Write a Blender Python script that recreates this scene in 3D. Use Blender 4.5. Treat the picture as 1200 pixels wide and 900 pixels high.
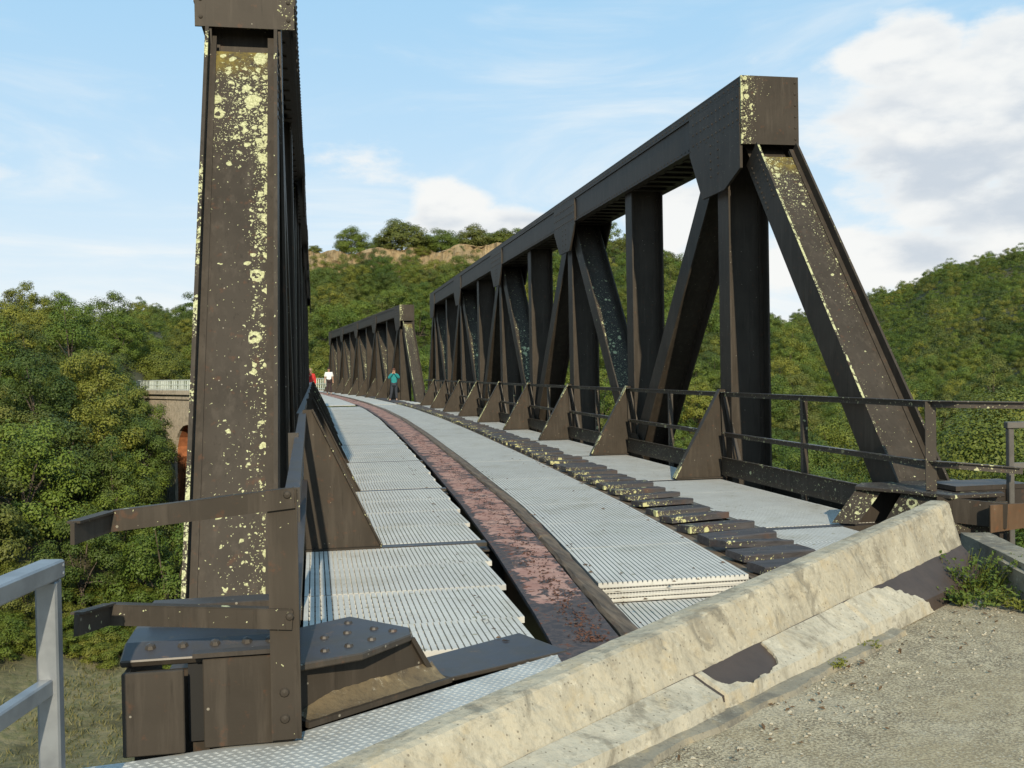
import bpy, bmesh, math, random
import numpy as np
from mathutils import Vector, Matrix, noise

random.seed(7); rng = np.random.default_rng(7)
for o in list(bpy.data.objects): bpy.data.objects.remove(o)
sc = bpy.context.scene
COL = sc.collection
R = math.radians

# ------------------------------------------------------------------ camera
F_PX, YAW, PITCH, ROLL = 1180.0, 0.19345, 0.01265, 0.0176   # measured for a 1200 x 900 frame
CAMZ = 1.4
_c, _s = math.cos(YAW), math.sin(YAW)
_r = Vector((_c, -_s, 0)); _d = Vector((_s, _c, 0)); _u = Vector((0, 0, 1))
_d2 = _d*math.cos(PITCH) - _u*math.sin(PITCH); _u2 = _u*math.cos(PITCH) + _d*math.sin(PITCH)
_x = _r*math.cos(ROLL) - _u2*math.sin(ROLL); _y = _r*math.sin(ROLL) + _u2*math.cos(ROLL)
cam_d = bpy.data.cameras.new('camera'); cam = bpy.data.objects.new('camera', cam_d); COL.objects.link(cam)
cam_d.sensor_width = 36.0; cam_d.lens = 36.0*F_PX/1200.0; cam_d.clip_start = 0.05; cam_d.clip_end = 6000
M = Matrix.Identity(4)
for i in range(3):
    M[i][0] = _x[i]; M[i][1] = _y[i]; M[i][2] = -_d2[i]
M[2][3] = CAMZ
cam.matrix_world = M
sc.camera = cam

# ------------------------------------------------------------------ world, sun, exposure
SUN_EL, SUN_OFF = R(26.5), R(4.2)          # light travels along +Y, a little to +X
sc.view_settings.view_transform = 'Standard'; sc.view_settings.look = 'None'
sc.view_settings.gamma = 1.0; sc.view_settings.exposure = 0.0; sc.view_settings.use_curve_mapping = False
sdir = Vector((math.sin(SUN_OFF)*math.cos(SUN_EL), math.cos(SUN_OFF)*math.cos(SUN_EL), -math.sin(SUN_EL)))
sl = bpy.data.lights.new('sun', 'SUN'); sun = bpy.data.objects.new('sun', sl); COL.objects.link(sun)
sl.energy = 5.0; sl.angle = R(0.53); sl.color = (1.0, 0.87, 0.65)
sun.rotation_euler = sdir.to_track_quat('-Z', 'Y').to_euler(); sun.location = (0, -20, 40)

cy = sc.cycles
cy.max_bounces = 4; cy.diffuse_bounces = 2; cy.glossy_bounces = 2; cy.transmission_bounces = 2; cy.transparent_max_bounces = 4
cy.caustics_reflective = False; cy.caustics_refractive = False
def pix_dir(x, y):
    a = (x-600)/F_PX; b = (450-y)/F_PX
    X = a*math.cos(ROLL)+b*math.sin(ROLL); Y = -a*math.sin(ROLL)+b*math.cos(ROLL)
    return _r*X + _u2*Y + _d2
def at_dist(x, y, D): return Vector((0, 0, CAMZ)) + pix_dir(x, y)*D

W = bpy.data.worlds.new('World'); sc.world = W; W.use_nodes = True
wn = W.node_tree; wn.nodes.clear()
class NT:
    def __init__(s, t): s.t = t
    def n(s, typ, **kw):
        nd = s.t.nodes.new(typ)
        for k, v in kw.items():
            if k.startswith('i_'):
                key = k[2:]
                key = int(key) if key.isdigit() else key.replace('_', ' ')
                nd.inputs[key].default_value = v
            else: setattr(nd, k, v)
        return nd
    def l(s, a, b): s.t.links.new(a, b)
    def val(s, sock, v):
        if hasattr(v, 'is_output'): s.l(v, sock)
        else: sock.default_value = v
    def math(s, op, a, b=0.0, c=None, clamp=False):
        nd = s.n('ShaderNodeMath', operation=op, use_clamp=clamp)
        s.val(nd.inputs[0], a); s.val(nd.inputs[1], b)
        if c is not None: s.val(nd.inputs[2], c)
        return nd.outputs[0]
    def sstep(s, v, a, b):
        nd = s.n('ShaderNodeMapRange', interpolation_type='SMOOTHSTEP')
        s.val(nd.inputs['Value'], v); nd.inputs['From Min'].default_value = a; nd.inputs['From Max'].default_value = b
        return nd.outputs[0]
    def mix(s, f, a, b, mode='MIX'):
        nd = s.n('ShaderNodeMix', data_type='RGBA', blend_type=mode)
        s.val(nd.inputs['Factor'], f)
        for k, v in ((6, a), (7, b)):
            if hasattr(v, 'is_output'): s.l(v, nd.inputs[k])
            else: nd.inputs[k].default_value = (*v, 1) if len(v) == 3 else v
        return nd.outputs[2]
    def noise(s, vec, scale, detail=4, rough=0.55, dist=0.0):
        nd = s.n('ShaderNodeTexNoise'); s.l(vec, nd.inputs['Vector'])
        nd.inputs['Scale'].default_value = scale; nd.inputs['Detail'].default_value = detail
        nd.inputs['Roughness'].default_value = rough; nd.inputs['Distortion'].default_value = dist
        return nd.outputs[0]

t = NT(wn)
sky = t.n('ShaderNodeTexSky', sky_type='NISHITA', sun_disc=False)
sky.sun_elevation = SUN_EL
sky.sun_rotation = math.atan2(-sdir.x, -sdir.y)
sky.altitude = 300; sky.air_density = 1.0; sky.dust_density = 1.0; sky.ozone_density = 1.6
tc = t.n('ShaderNodeTexCoord'); sep = t.n('ShaderNodeSeparateXYZ'); t.l(tc.outputs['Generated'], sep.inputs[0])
dirv = tc.outputs['Generated']
mp = t.n('ShaderNodeMapping'); t.l(dirv, mp.inputs['Vector']); mp.inputs['Scale'].default_value = (1, 1, 2.3)
mp2 = t.n('ShaderNodeMapping'); t.l(dirv, mp2.inputs['Vector']); mp2.inputs['Scale'].default_value = (1, 1, 2.3)
mp2.inputs['Location'].default_value = (0, 0, 0.10)        # the same clouds seen a little higher up: shades their undersides
elev = sep.outputs[2]
def cumulus(mpv, wa, wb):
    v = mpv.outputs[0]
    a = t.noise(v, 9.0, 9, 0.58); b = t.noise(v, 3.1, 4, 0.5)
    return t.math('ADD', t.math('MULTIPLY', a, wa), t.math('MULTIPLY', b, wb))
n1 = cumulus(mp, .58, .42); s1_ = cumulus(mp, .30, .70); n2 = cumulus(mp2, .30, .70)
def blob(px, py, rx, ry):
    d = pix_dir(px, py).normalized()
    sub = t.n('ShaderNodeVectorMath', operation='SUBTRACT'); t.l(dirv, sub.inputs[0]); sub.inputs[1].default_value = d
    mul = t.n('ShaderNodeVectorMath', operation='MULTIPLY'); t.l(sub.outputs[0], mul.inputs[0])
    mul.inputs[1].default_value = (1/rx, 1/rx, 1/ry)
    ln = t.n('ShaderNodeVectorMath', operation='LENGTH'); t.l(mul.outputs[0], ln.inputs[0])
    return t.math('SUBTRACT', 1.0, ln.outputs['Value'], clamp=True)
bl = None
for bb in ((1120, 170, .19, .11), (1230, 250, .22, .11), (1060, 300, .26, .045), (1060, 62, .075, .05), (1200, 90, .10, .08), (530, 245, .055, .035), (620, 262, .10, .026), (800, 250, .08, .05),
           (1420, 190, .22, .12), (1700, 140, .24, .1), (-260, 200, .22, .08)):
    q = blob(*bb); bl = q if bl is None else t.math('MAXIMUM', bl, q)
cover = t.math('ADD', n1, t.math('MULTIPLY', bl, 0.42))
cl = t.sstep(cover, 0.575, 0.715)
lo = t.math('SUBTRACT', n2, s1_)
shade = t.math('MULTIPLY', t.sstep(lo, -0.06, 0.09), t.sstep(cover, 0.62, 0.80))
ccol = t.mix(shade, (8.9, 8.85, 8.6), (5.7, 6.2, 6.8))
# thin high veil that thickens towards the horizon
mp3 = t.n('ShaderNodeMapping'); t.l(dirv, mp3.inputs['Vector']); mp3.inputs['Scale'].default_value = (1, 1, 5.0)
veiln = t.noise(mp3.outputs[0], 2.6, 6, 0.6, 0.7)
hor = t.math('POWER', t.math('SUBTRACT', 1.0, t.math('ABSOLUTE', elev), clamp=True), 4.6)
veil = t.math('ADD', t.math('MULTIPLY', t.sstep(veiln, 0.42, 0.80), 0.55), t.math('MULTIPLY', hor, 1.05), clamp=True)
c0 = t.mix(0.78, sky.outputs[0], (3.2, 6.5, 9.4))
c1 = t.mix(veil, c0, (8.3, 8.7, 8.8))
c2 = t.mix(t.math('MULTIPLY', cl, 0.9), c1, ccol)
bg = t.n('ShaderNodeBackground'); t.l(c2, bg.inputs[0]); bg.inputs[1].default_value = 0.108
wo = t.n('ShaderNodeOutputWorld'); t.l(bg.outputs[0], wo.inputs[0])

# ------------------------------------------------------------------ materials
def mat(name):
    m = bpy.data.materials.new(name); m.use_nodes = True
    t = NT(m.node_tree); b = m.node_tree.nodes['Principled BSDF']
    return m, t, b
def bump(t, b, h, strength=0.3, dist=0.01):
    bp = t.n('ShaderNodeBump'); t.l(h, bp.inputs['Height'])
    bp.inputs['Strength'].default_value = strength; bp.inputs['Distance'].default_value = dist
    t.l(bp.outputs[0], b.inputs['Normal'])
def coords(t): return t.n('ShaderNodeTexCoord').outputs['Object']
def sepxyz(t, v):
    s = t.n('ShaderNodeSeparateXYZ'); t.l(v, s.inputs[0]); return s.outputs
def voro(t, v, scale, feature='F1', rnd=1.0):
    nd = t.n('ShaderNodeTexVoronoi', feature=feature); t.l(v, nd.inputs['Vector']); nd.inputs['Scale'].default_value = scale
    nd.inputs['Randomness'].default_value = rnd
    return nd

def lichen_layers(t, co, amount):
    """pale yellow-green crusts: two sizes of spots, the large ones ring-shaped; amount drives how many cells carry one"""
    wob = t.n('ShaderNodeTexNoise'); t.l(co, wob.inputs['Vector']); wob.inputs['Scale'].default_value = 28; wob.inputs['Detail'].default_value = 3
    vm = t.n('ShaderNodeVectorMath', operation='MULTIPLY_ADD'); t.l(wob.outputs[1], vm.inputs[0]); vm.inputs[1].default_value = (.05,)*3; t.l(co, vm.inputs[2])
    res = None
    for sc_, r0, r1, bias, ring in ((7.0, .16, .44, -.12, True), (15.0, .15, .42, -.02, False), (34, .15, .38, -.02, False), (80, .15, .40, 0.0, False)):
        v = voro(t, vm.outputs[0], sc_); c = sepxyz(t, v.outputs['Color'])
        rad = t.math('MULTIPLY_ADD', c[0], r1-r0, r0)
        rad = t.math('MULTIPLY', rad, t.math('MULTIPLY_ADD', t.math('MAXIMUM', t.math('SUBTRACT', amount, .60), 0.0), 1.2, 1.0))
        present = t.math('LESS_THAN', c[1], t.math('ADD', amount, t.math('MULTIPLY', t.math('SIGN', amount), bias)))
        inside = t.sstep(t.math('SUBTRACT', rad, v.outputs['Distance']), -.02, .06)
        m = t.math('MULTIPLY', present, inside)
        if ring:
            hole = t.math('LESS_THAN', v.outputs['Distance'], t.math('MULTIPLY', rad, t.math('MULTIPLY', t.math('GREATER_THAN', c[2], .45), .55)))
            m = t.math('SUBTRACT', m, t.math('MULTIPLY', hole, m), clamp=True)
        res = m if res is None else t.math('MAXIMUM', res, m)
    return res

def steel(name, base=(.053, .0445, .0355), worn=(.06, .055, .055), rust=0.25, top=0.0, rough=.5):
    m, t, b = mat(name); co = coords(t)
    n = t.noise(co, 2.2, 6, .6); n2 = t.noise(co, 14, 5, .6)
    mp = t.n('ShaderNodeMapping'); t.l(co, mp.inputs['Vector']); mp.inputs['Scale'].default_value = (7, 7, .7)
    streak = t.noise(mp.outputs[0], 2.0, 5, .65)
    c = t.mix(t.sstep(n, .35, .7), base, tuple(x*.78 for x in base))
    c = t.mix(t.math('MULTIPLY', t.sstep(streak, .48, .70), .6), c, tuple(x*1.45 for x in base))
    c = t.mix(t.math('MULTIPLY', t.sstep(t.noise(mp.outputs[0], 5.0, 4, .6), .58, .70), .5), c, tuple(x*.55 for x in base))
    c = t.mix(t.math('MULTIPLY', t.sstep(n2, .60, .72), rust), c, (.16, .065, .03))
    fl = voro(t, co, 55); fc = sepxyz(t, fl.outputs['Color'])
    speck = t.math('MULTIPLY', t.math('LESS_THAN', fc[0], .010), t.math('LESS_THAN', fl.outputs['Distance'], .3))
    c = t.mix(speck, c, (.22, .20, .16))
    at = t.n('ShaderNodeAttribute', attribute_name='lichen').outputs['Fac']
    lm = lichen_layers(t, co, at)
    lc = t.mix(t.sstep(t.noise(co, 70, 4, .7), .35, .65), (.30, .31, .16), (.54, .545, .33))
    alg = t.n('ShaderNodeAttribute', attribute_name='algae').outputs['Fac']
    c = t.mix(t.math('MULTIPLY', alg, t.sstep(t.noise(co, 10, 5, .7), .3, .7)), c, (.22, .17, .035))
    c = t.mix(lm, c, lc)
    if top:
        g = t.n('ShaderNodeNewGeometry'); nz = sepxyz(t, g.outputs['Normal'])[2]
        w = t.math('MULTIPLY', t.sstep(nz, .8, .97), t.sstep(t.noise(co, 5, 6, .65), .32, .6))
        c = t.mix(t.math('MULTIPLY', w, top), c, worn)
        w2 = t.math('MULTIPLY', t.sstep(nz, .8, .97), t.sstep(t.noise(co, 9, 5, .7), .60, .70))
        c = t.mix(t.math('MULTIPLY', w2, .7), c, (.17, .10, .05))
    t.l(c, b.inputs['Base Color'])
    b.inputs['Roughness'].default_value = rough
    b.inputs['Specular IOR Level'].default_value = .4 if top else .10
    h = t.math('ADD', t.math('MULTIPLY', n2, .5), t.math('MULTIPLY', lm, .8))
    bump(t, b, h, .25, .006)
    return m
M_STEEL = steel('brown_painted_steel')
M_STEELTOP = steel('worn_brown_steel', worn=(.045, .045, .055), rust=.3, top=.85, rough=.42)
M_DARK = steel('dark_steel', base=(.040, .032, .025), rust=.2, top=.5)
M_RUST = steel('rusty_steel', base=(.12, .075, .045), rust=.6)

def plain(name, col, rough=.6, metal=0.0, nscale=8, var=.25, bmp=.15, bd=.004):
    m, t, b = mat(name); co = coords(t); n = t.noise(co, nscale, 5, .6)
    c = t.mix(t.sstep(n, .3, .7), col, tuple(x*(1-var) for x in col)); t.l(c, b.inputs['Base Color'])
    b.inputs['Roughness'].default_value = rough; b.inputs['Metallic'].default_value = metal
    if bmp: bump(t, b, t.noise(co, nscale*5, 4), bmp, bd)
    return m

def grating_mat():
    m, t, b = mat('galvanised_grating'); co = coords(t); x = sepxyz(t, co)
    oi = t.n('ShaderNodeObjectInfo')
    n = t.noise(co, 3, 5, .6)
    c = t.mix(t.sstep(n, .3, .75), (.56, .555, .515), (.48, .475, .445))
    c = t.mix(t.math('MULTIPLY', oi.outputs['Random'], .45), c, (.45, .45, .43))
    saw = t.math('FRACT', t.math('MULTIPLY', x[1], 90.0))
    c = t.mix(t.math('MULTIPLY', t.math('GREATER_THAN', saw, .72), .35), c, (.2, .2, .2))
    d = voro(t, co, 17); dc = sepxyz(t, d.outputs['Color'])
    dirt = t.math('MULTIPLY', t.math('LESS_THAN', dc[0], .05), t.math('LESS_THAN', d.outputs['Distance'], .28))
    c = t.mix(t.math('MULTIPLY', dirt, .7), c, (.20, .18, .09))
    c = t.mix(t.math('MULTIPLY', t.sstep(t.noise(co, 1.3, 6, .7), .50, .68), .5), c, (.34, .32, .26))
    c = t.mix(t.math('MULTIPLY', t.sstep(t.noise(co, 8, 6, .75), .56, .68), .45), c, (.30, .28, .22))
    t.l(c, b.inputs['Base Color']); b.inputs['Roughness'].default_value = .6; b.inputs['Specular IOR Level'].default_value = .3
    bump(t, b, saw, .25, .004)
    return m
M_GRATE = grating_mat()
M_GALV = plain('galvanised_rail', (.30, .32, .34), .42, .55, 7, .3, .08)
M_TREAD = plain('tread_plate', (.46, .47, .45), .5, .2, 6, .2, .1)

def strip_mat():
    m, t, b = mat('flaking_red_plate'); co = coords(t); y = sepxyz(t, co)[1]
    n = t.noise(co, 5.5, 7, .68, .6); n2 = t.noise(co, 16, 6, .7, .4)
    base = t.mix(t.sstep(t.noise(co, 3, 4), .35, .65), (.34, .185, .15), (.44, .27, .22))
    grey = t.mix(t.sstep(n2, .4, .65), (.055, .052, .058), (.12, .095, .09))
    at = t.n('ShaderNodeAttribute', attribute_name='worn').outputs['Fac']
    k = t.sstep(t.math('ADD', n, t.math('MULTIPLY', at, .55)), .52, .57)
    c = t.mix(k, base, grey)
    fl = t.sstep(n2, .58, .64)
    c = t.mix(t.math('MULTIPLY', fl, .85), c, (.19, .065, .035))
    fl2 = t.sstep(t.noise(co, 24, 5, .7, .8), .63, .68)
    c = t.mix(fl2, c, (.24, .16, .08))
    t.l(c, b.inputs['Base Color']); b.inputs['Roughness'].default_value = .8; b.inputs['Specular IOR Level'].default_value = .2
    bump(t, b, t.math('SUBTRACT', t.math('MULTIPLY', k, .5), fl), .7, .008)
    return m
M_STRIP = strip_mat()

def wood_mat(name, c0, c1, lich=0.0, axis=1):
    m, t, b = mat(name); co = coords(t)
    mp = t.n('ShaderNodeMapping'); t.l(co, mp.inputs['Vector'])
    s = [26, 26, 26]; s[axis] = 1.6; mp.inputs['Scale'].default_value = s
    n = t.noise(mp.outputs[0], 1.0, 6, .65, .3)
    c = t.mix(t.sstep(n, .32, .68), c0, c1)
    c = t.mix(t.math('MULTIPLY', t.sstep(t.noise(co, 4, 5), .55, .7), .6), c, (.10, .05, .03))
    at = t.n('ShaderNodeAttribute', attribute_name='lichen').outputs['Fac']
    lm = lichen_layers(t, co, at)
    c = t.mix(lm, c, t.mix(t.noise(co, 60, 3), (.40, .40, .18), (.58, .57, .30)))
    t.l(c, b.inputs['Base Color']); b.inputs['Roughness'].default_value = .7
    bump(t, b, t.math('ADD', n, lm), .5, .008)
    return m
M_WOOD = wood_mat('weathered_timber', (.06, .042, .027), (.19, .135, .085))
M_BLOCK = wood_mat('tarred_timber', (.035, .032, .034), (.065, .06, .062), axis=0)

def concrete_mat(name, c0, c1, stain=(.17, .15, .11), pits=True):
    m, t, b = mat(name); co = coords(t)
    n = t.noise(co, 2.5, 7, .62); n2 = t.noise(co, 38, 5, .7); n3 = t.noise(co, 7, 6, .65, .5)
    c = t.mix(t.sstep(n, .33, .68), c0, c1)
    mp = t.n('ShaderNodeMapping'); t.l(co, mp.inputs['Vector']); mp.inputs['Scale'].default_value = (9, 9, 1.1)
    c = t.mix(t.math('MULTIPLY', t.sstep(t.noise(mp.outputs[0], 1.6, 5, .6), .5, .75), .45), c, stain)
    c = t.mix(t.math('MULTIPLY', t.sstep(n3, .50, .72), .5), c, (.40, .31, .17))
    c = t.mix(t.math('MULTIPLY', t.sstep(t.noise(co, 4.5, 8, .7, .8), .50, .66), .75), c, stain)
    c = t.mix(t.math('MULTIPLY', t.sstep(n2, .50, .70), .4), c, stain)
    c = t.mix(t.math('MULTIPLY', t.sstep(t.noise(co, 15, 7, .72), .56, .66), .35), c, (.60, .56, .44))
    c = t.mix(t.math('MULTIPLY', t.sstep(t.noise(co, 2.0, 10, .74, .5), .53, .62), .6), c, tuple(x*.75 for x in stain))
    d = voro(t, co, 60); dc = sepxyz(t, d.outputs['Color'])
    pit = t.math('MULTIPLY', t.math('LESS_THAN', dc[0], .12), t.math('LESS_THAN', d.outputs['Distance'], .28))
    if pits: c = t.mix(t.math('MULTIPLY', pit, .7), c, (.12, .10, .07))
    t.l(c, b.inputs['Base Color']); b.inputs['Roughness'].default_value = .88
    h = t.math('SUBTRACT', t.math('ADD', n2, t.math('MULTIPLY', n3, .8)), t.math('MULTIPLY', pit, 1.2))
    bump(t, b, h, .55, .012)
    return m
M_CONC = concrete_mat('weathered_concrete', (.42, .38, .285), (.33, .295, .22))
M_TOE = concrete_mat('pale_toe_concrete', (.45, .415, .325), (.35, .32, .245))
M_GREYC = concrete_mat('grey_concrete', (.27, .245, .185), (.20, .18, .135), stain=(.12, .11, .09))

def road_mat():
    m, t, b = mat('exposed_aggregate_road'); co = coords(t)
    v = voro(t, co, 70); vc = sepxyz(t, v.outputs['Color'])
    n = t.noise(co, 1.3, 6, .6); nf = t.noise(co, 75, 7, .75); nm = t.noise(co, 9, 6, .65)
    c = t.mix(t.sstep(t.math('ADD', nf, t.math('MULTIPLY', nm, .25)), .55, .69), (.56, .475, .315), (.17, .135, .085))
    c = t.mix(t.math('MULTIPLY', t.sstep(n, .4, .68), .5), c, (.37, .295, .17))
    st = t.math('MULTIPLY', t.math('LESS_THAN', vc[0], .30), t.math('LESS_THAN', v.outputs['Distance'], .36))
    c = t.mix(st, c, t.mix(vc[1], (.56, .50, .37), (.20, .18, .14)))
    c = t.mix(t.math('MULTIPLY', t.sstep(t.noise(co, .7, 5, .65), .50, .62), .35), c, (.55, .49, .36))
    t.l(c, b.inputs['Base Color']); b.inputs['Roughness'].default_value = .92
    bump(t, b, t.math('SUBTRACT', t.math('MULTIPLY', st, .6), t.math('MULTIPLY', nf, 1.3)), .75, .012)
    return m
M_ROAD = road_mat()

def ground_mat():
    m, t, b = mat('hillside_ground'); co = coords(t)
    n = t.noise(co, .12, 6, .6); n2 = t.noise(co, 1.6, 6, .7)
    c = t.mix(t.sstep(n, .4, .65), (.035, .040, .014), (.075, .068, .028))
    c = t.mix(t.math('MULTIPLY', t.sstep(n2, .5, .7), .6), c, (.12, .10, .05))
    low = t.n('ShaderNodeMapRange', interpolation_type='SMOOTHSTEP'); t.l(sepxyz(t, co)[2], low.inputs['Value']); low.inputs['From Min'].default_value = -13.8; low.inputs['From Max'].default_value = -15.6
    c = t.mix(t.math('MULTIPLY', low.outputs[0], t.sstep(t.noise(co, .5, 6, .65), .30, .55)), c, t.mix(t.sstep(n2, .35, .65), (.20, .175, .095), (.115, .12, .05)))
    t.l(c, b.inputs['Base Color']); b.inputs['Roughness'].default_value = .95
    bump(t, b, n2, .8, .3)
    return m
M_GROUND = ground_mat()

def leaf_mat(name, cols, trans=.10):
    m, t, b = mat(name)
    oi = t.n('ShaderNodeObjectInfo'); g = t.n('ShaderNodeNewGeometry')
    co = t.n('ShaderNodeTexCoord').outputs['Object']
    ramp = t.n('ShaderNodeValToRGB'); t.l(oi.outputs['Random'], ramp.inputs[0])
    el = ramp.color_ramp.elements
    while len(el) < len(cols): el.new(.5)
    for i, c_ in enumerate(cols): el[i].position = i/(len(cols)-1); el[i].color = (*c_, 1)
    c = ramp.outputs[0]
    n = t.noise(co, .9, 4, .6)
    c = t.mix(t.math('MULTIPLY', t.sstep(n, .35, .7), .55), c, t.mix(.5, c, (.13, .125, .02)))
    c = t.mix(t.math('MULTIPLY', g.outputs['Random Per Island'], .35), c, t.mix(1.0, c, (.48, .52, .5), 'MULTIPLY'))
    t.l(c, b.inputs['Base Color']); b.inputs['Roughness'].default_value = .55; b.inputs['Specular IOR Level'].default_value = .25
    tr = t.n('ShaderNodeBsdfTranslucent'); t.l(t.mix(.35, c, (.16, .18, .02)), tr.inputs[0])
    mx = t.n('ShaderNodeMixShader'); mx.inputs[0].default_value = trans
    out = m.node_tree.nodes['Material Output']
    t.l(b.outputs[0], mx.inputs[1]); t.l(tr.outputs[0], mx.inputs[2]); t.l(mx.outputs[0], out.inputs[0])
    return m
M_LEAF = leaf_mat('broad_leaves', [(.055, .095, .014), (.105, .160, .022), (.150, .195, .026), (.068, .108, .017), (.205, .205, .030), (.120, .170, .024), (.055, .088, .017), (.165, .172, .036)])
M_SHRUBLEAF = leaf_mat('shrub_leaves', [(.065, .108, .015), (.11, .155, .021), (.17, .175, .028), (.088, .125, .019)])
M_BARK = plain('bark', (.11, .085, .06), .9, 0, 6, .5, .6, .03)

def cliff_mat():
    m, t, b = mat('tawny_rock'); co = coords(t)
    n = t.noise(co, .35, 7, .65); n2 = t.noise(co, 1.8, 6, .7)
    c = t.mix(t.sstep(n, .35, .65), (.36, .27, .15), (.26, .19, .10)); c = t.mix(t.math('MULTIPLY', t.sstep(n2, .52, .7), .6), c, (.14, .11, .06))
    t.l(c, b.inputs['Base Color']); b.inputs['Roughness'].default_value = .95; bump(t, b, n2, .9, .4)
    return m
M_CLIFF = cliff_mat()
M_STONE = concrete_mat('viaduct_stone', (.50, .43, .33), (.38, .32, .24), stain=(.26, .23, .18))
M_BRICK = plain('orange_brick', (.42, .15, .06), .9, 0, 2.5, .35, .3)
M_WHITERAIL = plain('pale_rail_paint', (.50, .55, .50), .6, 0, 3, .15, 0)
M_BLACK = plain('black_gap', (.012, .012, .012), .8, 0, 3, .1, 0)

# ------------------------------------------------------------------ mesh helpers
def props(o, label=None, cat=None, group=None, kind=None):
    if label: o['label'] = label
    if cat: o['category'] = cat
    if group: o['group'] = group
    if kind: o['kind'] = kind
    return o
def empty(name, loc=(0, 0, 0), rz=0.0, **kw):
    o = bpy.data.objects.new(name, None); COL.objects.link(o); o.location = loc; o.rotation_euler = (0, 0, rz)
    o.empty_display_size = .2
    return props(o, **kw)
class MB:
    """collects shapes; build() links them as one mesh object (vertices relative to the parent's location)"""
    def __init__(s): s.v = []; s.f = []; s.m = []; s.a = {}
    def poly(s, pts, faces, mi=0):
        b = len(s.v); s.v += [tuple(p) for p in pts]
        for f in faces: s.f.append(tuple(b+i for i in f)); s.m.append(mi)
    def box(s, x0, x1, y0, y1, z0, z1, mi=0):
        s.poly([(x0, y0, z0), (x1, y0, z0), (x1, y1, z0), (x0, y1, z0), (x0, y0, z1), (x1, y0, z1), (x1, y1, z1), (x0, y1, z1)],
               [(3, 2, 1, 0), (4, 5, 6, 7), (0, 1, 5, 4), (1, 2, 6, 5), (2, 3, 7, 6), (3, 0, 4, 7)], mi)
    def bar(s, p, q, w, h, up=(0, 0, 1), mi=0):
        """straight bar p->q; w across, h along 'up'"""
        p = Vector(p); q = Vector(q); d = (q-p).normalized(); up = Vector(up)
        r = d.cross(up)
        if r.length < 1e-4: r = d.cross(Vector((0, 1, 0)))
        r.normalize(); u = r.cross(d)
        r *= w/2; u *= h/2
        s.poly([p-r-u, p+r-u, p+r+u, p-r+u, q-r-u, q+r-u, q+r+u, q-r+u],
               [(0, 1, 2, 3), (7, 6, 5, 4), (4, 5, 1, 0), (5, 6, 2, 1), (6, 7, 3, 2), (7, 4, 0, 3)], mi)
    def prism(s, pts, off, mi=0):
        """planar polygon extruded by vector off"""
        n = len(pts); off = Vector(off); a = [Vector(p) for p in pts]
        nrm = Vector((0, 0, 0))
        for i in range(n): nrm += a[i].cross(a[(i+1) % n])
        flip = nrm.dot(off) > 0
        P = a+[p+off for p in a]
        fs = [tuple(range(n)), tuple(range(2*n-1, n-1, -1))]+[(i, n+i, n+(i+1) % n, (i+1) % n) for i in range(n)]
        if flip: fs = [f[::-1] for f in fs]
        s.poly(P, fs, mi)
    def dome(s, c, r, axis=(0, 0, 1), h=.6, seg=7, mi=0):
        axis = Vector(axis).normalized(); a = axis.orthogonal().normalized(); b = axis.cross(a); c = Vector(c)
        pts = []
        for rr, hh in ((1, 0), (.72, .7)):
            for i in range(seg):
                t_ = 2*math.pi*i/seg; pts.append(c+(a*math.cos(t_)+b*math.sin(t_))*r*rr+axis*r*h*hh)
        pts.append(c+axis*r*h)
        fs = [(i, (i+1) % seg, seg+(i+1) % seg, seg+i) for i in range(seg)]+[(seg+i, seg+(i+1) % seg, 2*seg) for i in range(seg)]
        s.poly(pts, fs, mi)
    def tube(s, path, rads, seg=7, mi=0, cap=True):
        path = [Vector(p) for p in path]; n = len(path); b = len(s.v); prev = None
        for i, p in enumerate(path):
            d = (path[min(i+1, n-1)]-path[max(i-1, 0)]).normalized()
            a = d.orthogonal().normalized() if prev is None else (prev-d*prev.dot(d)).normalized()
            prev = a; c = d.cross(a)
            for k in range(seg):
                an = 2*math.pi*k/seg; s.v.append(tuple(p+(a*math.cos(an)+c*math.sin(an))*rads[i]))
        for i in range(n-1):
            for k in range(seg):
                s.f.append((b+i*seg+k, b+i*seg+(k+1) % seg, b+(i+1)*seg+(k+1) % seg, b+(i+1)*seg+k)); s.m.append(mi)
        if cap:
            s.f.append(tuple(b+k for k in range(seg))[::-1]); s.m.append(mi)
            s.f.append(tuple(b+(n-1)*seg+k for k in range(seg))); s.m.append(mi)
    def mesh(s, name, mats, origin=(0, 0, 0)):
        me = bpy.data.meshes.new(name); ox, oy, oz = origin
        me.from_pydata([(x-ox, y-oy, z-oz) for x, y, z in s.v], [], s.f)
        for m in (mats if isinstance(mats, (list, tuple)) else [mats]): me.materials.append(m)
        me.polygons.foreach_set('material_index', s.m)
        for k, vals in s.a.items():
            at = me.attributes.new(k, 'FLOAT', 'POINT'); at.data.foreach_set('value', vals)
        me.update(); return me
    def build(s, name, mats, parent=None, smooth=False, bevel=0.0, origin=None, **kw):
        org = origin if origin is not None else (tuple(parent_origin(parent)) if parent else (0, 0, 0))
        o = bpy.data.objects.new(name, s.mesh(name, mats, org)); COL.objects.link(o)
        if parent: o.parent = parent
        elif origin is not None: o.location = origin
        if smooth:
            for p in o.data.polygons: p.use_smooth = True
        if bevel:
            b = o.modifiers.new('bevel', 'BEVEL'); b.width = bevel; b.segments = 1; b.limit_method = 'ANGLE'; b.angle_limit = R(40)
        return props(o, **kw)
def parent_origin(p):
    v = Vector((0, 0, 0))
    while p is not None: v = v+Vector(p.location); p = p.parent
    return v
def lich(mb, fn, key='lichen'): mb.a[key] = [fn(*v) for v in mb.v]; return mb
def copy_tree(o, parent=None):
    c = o.copy(); COL.objects.link(c); c.parent = parent
    for ch in list(o.children): copy_tree(ch, c)
    return c
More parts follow.
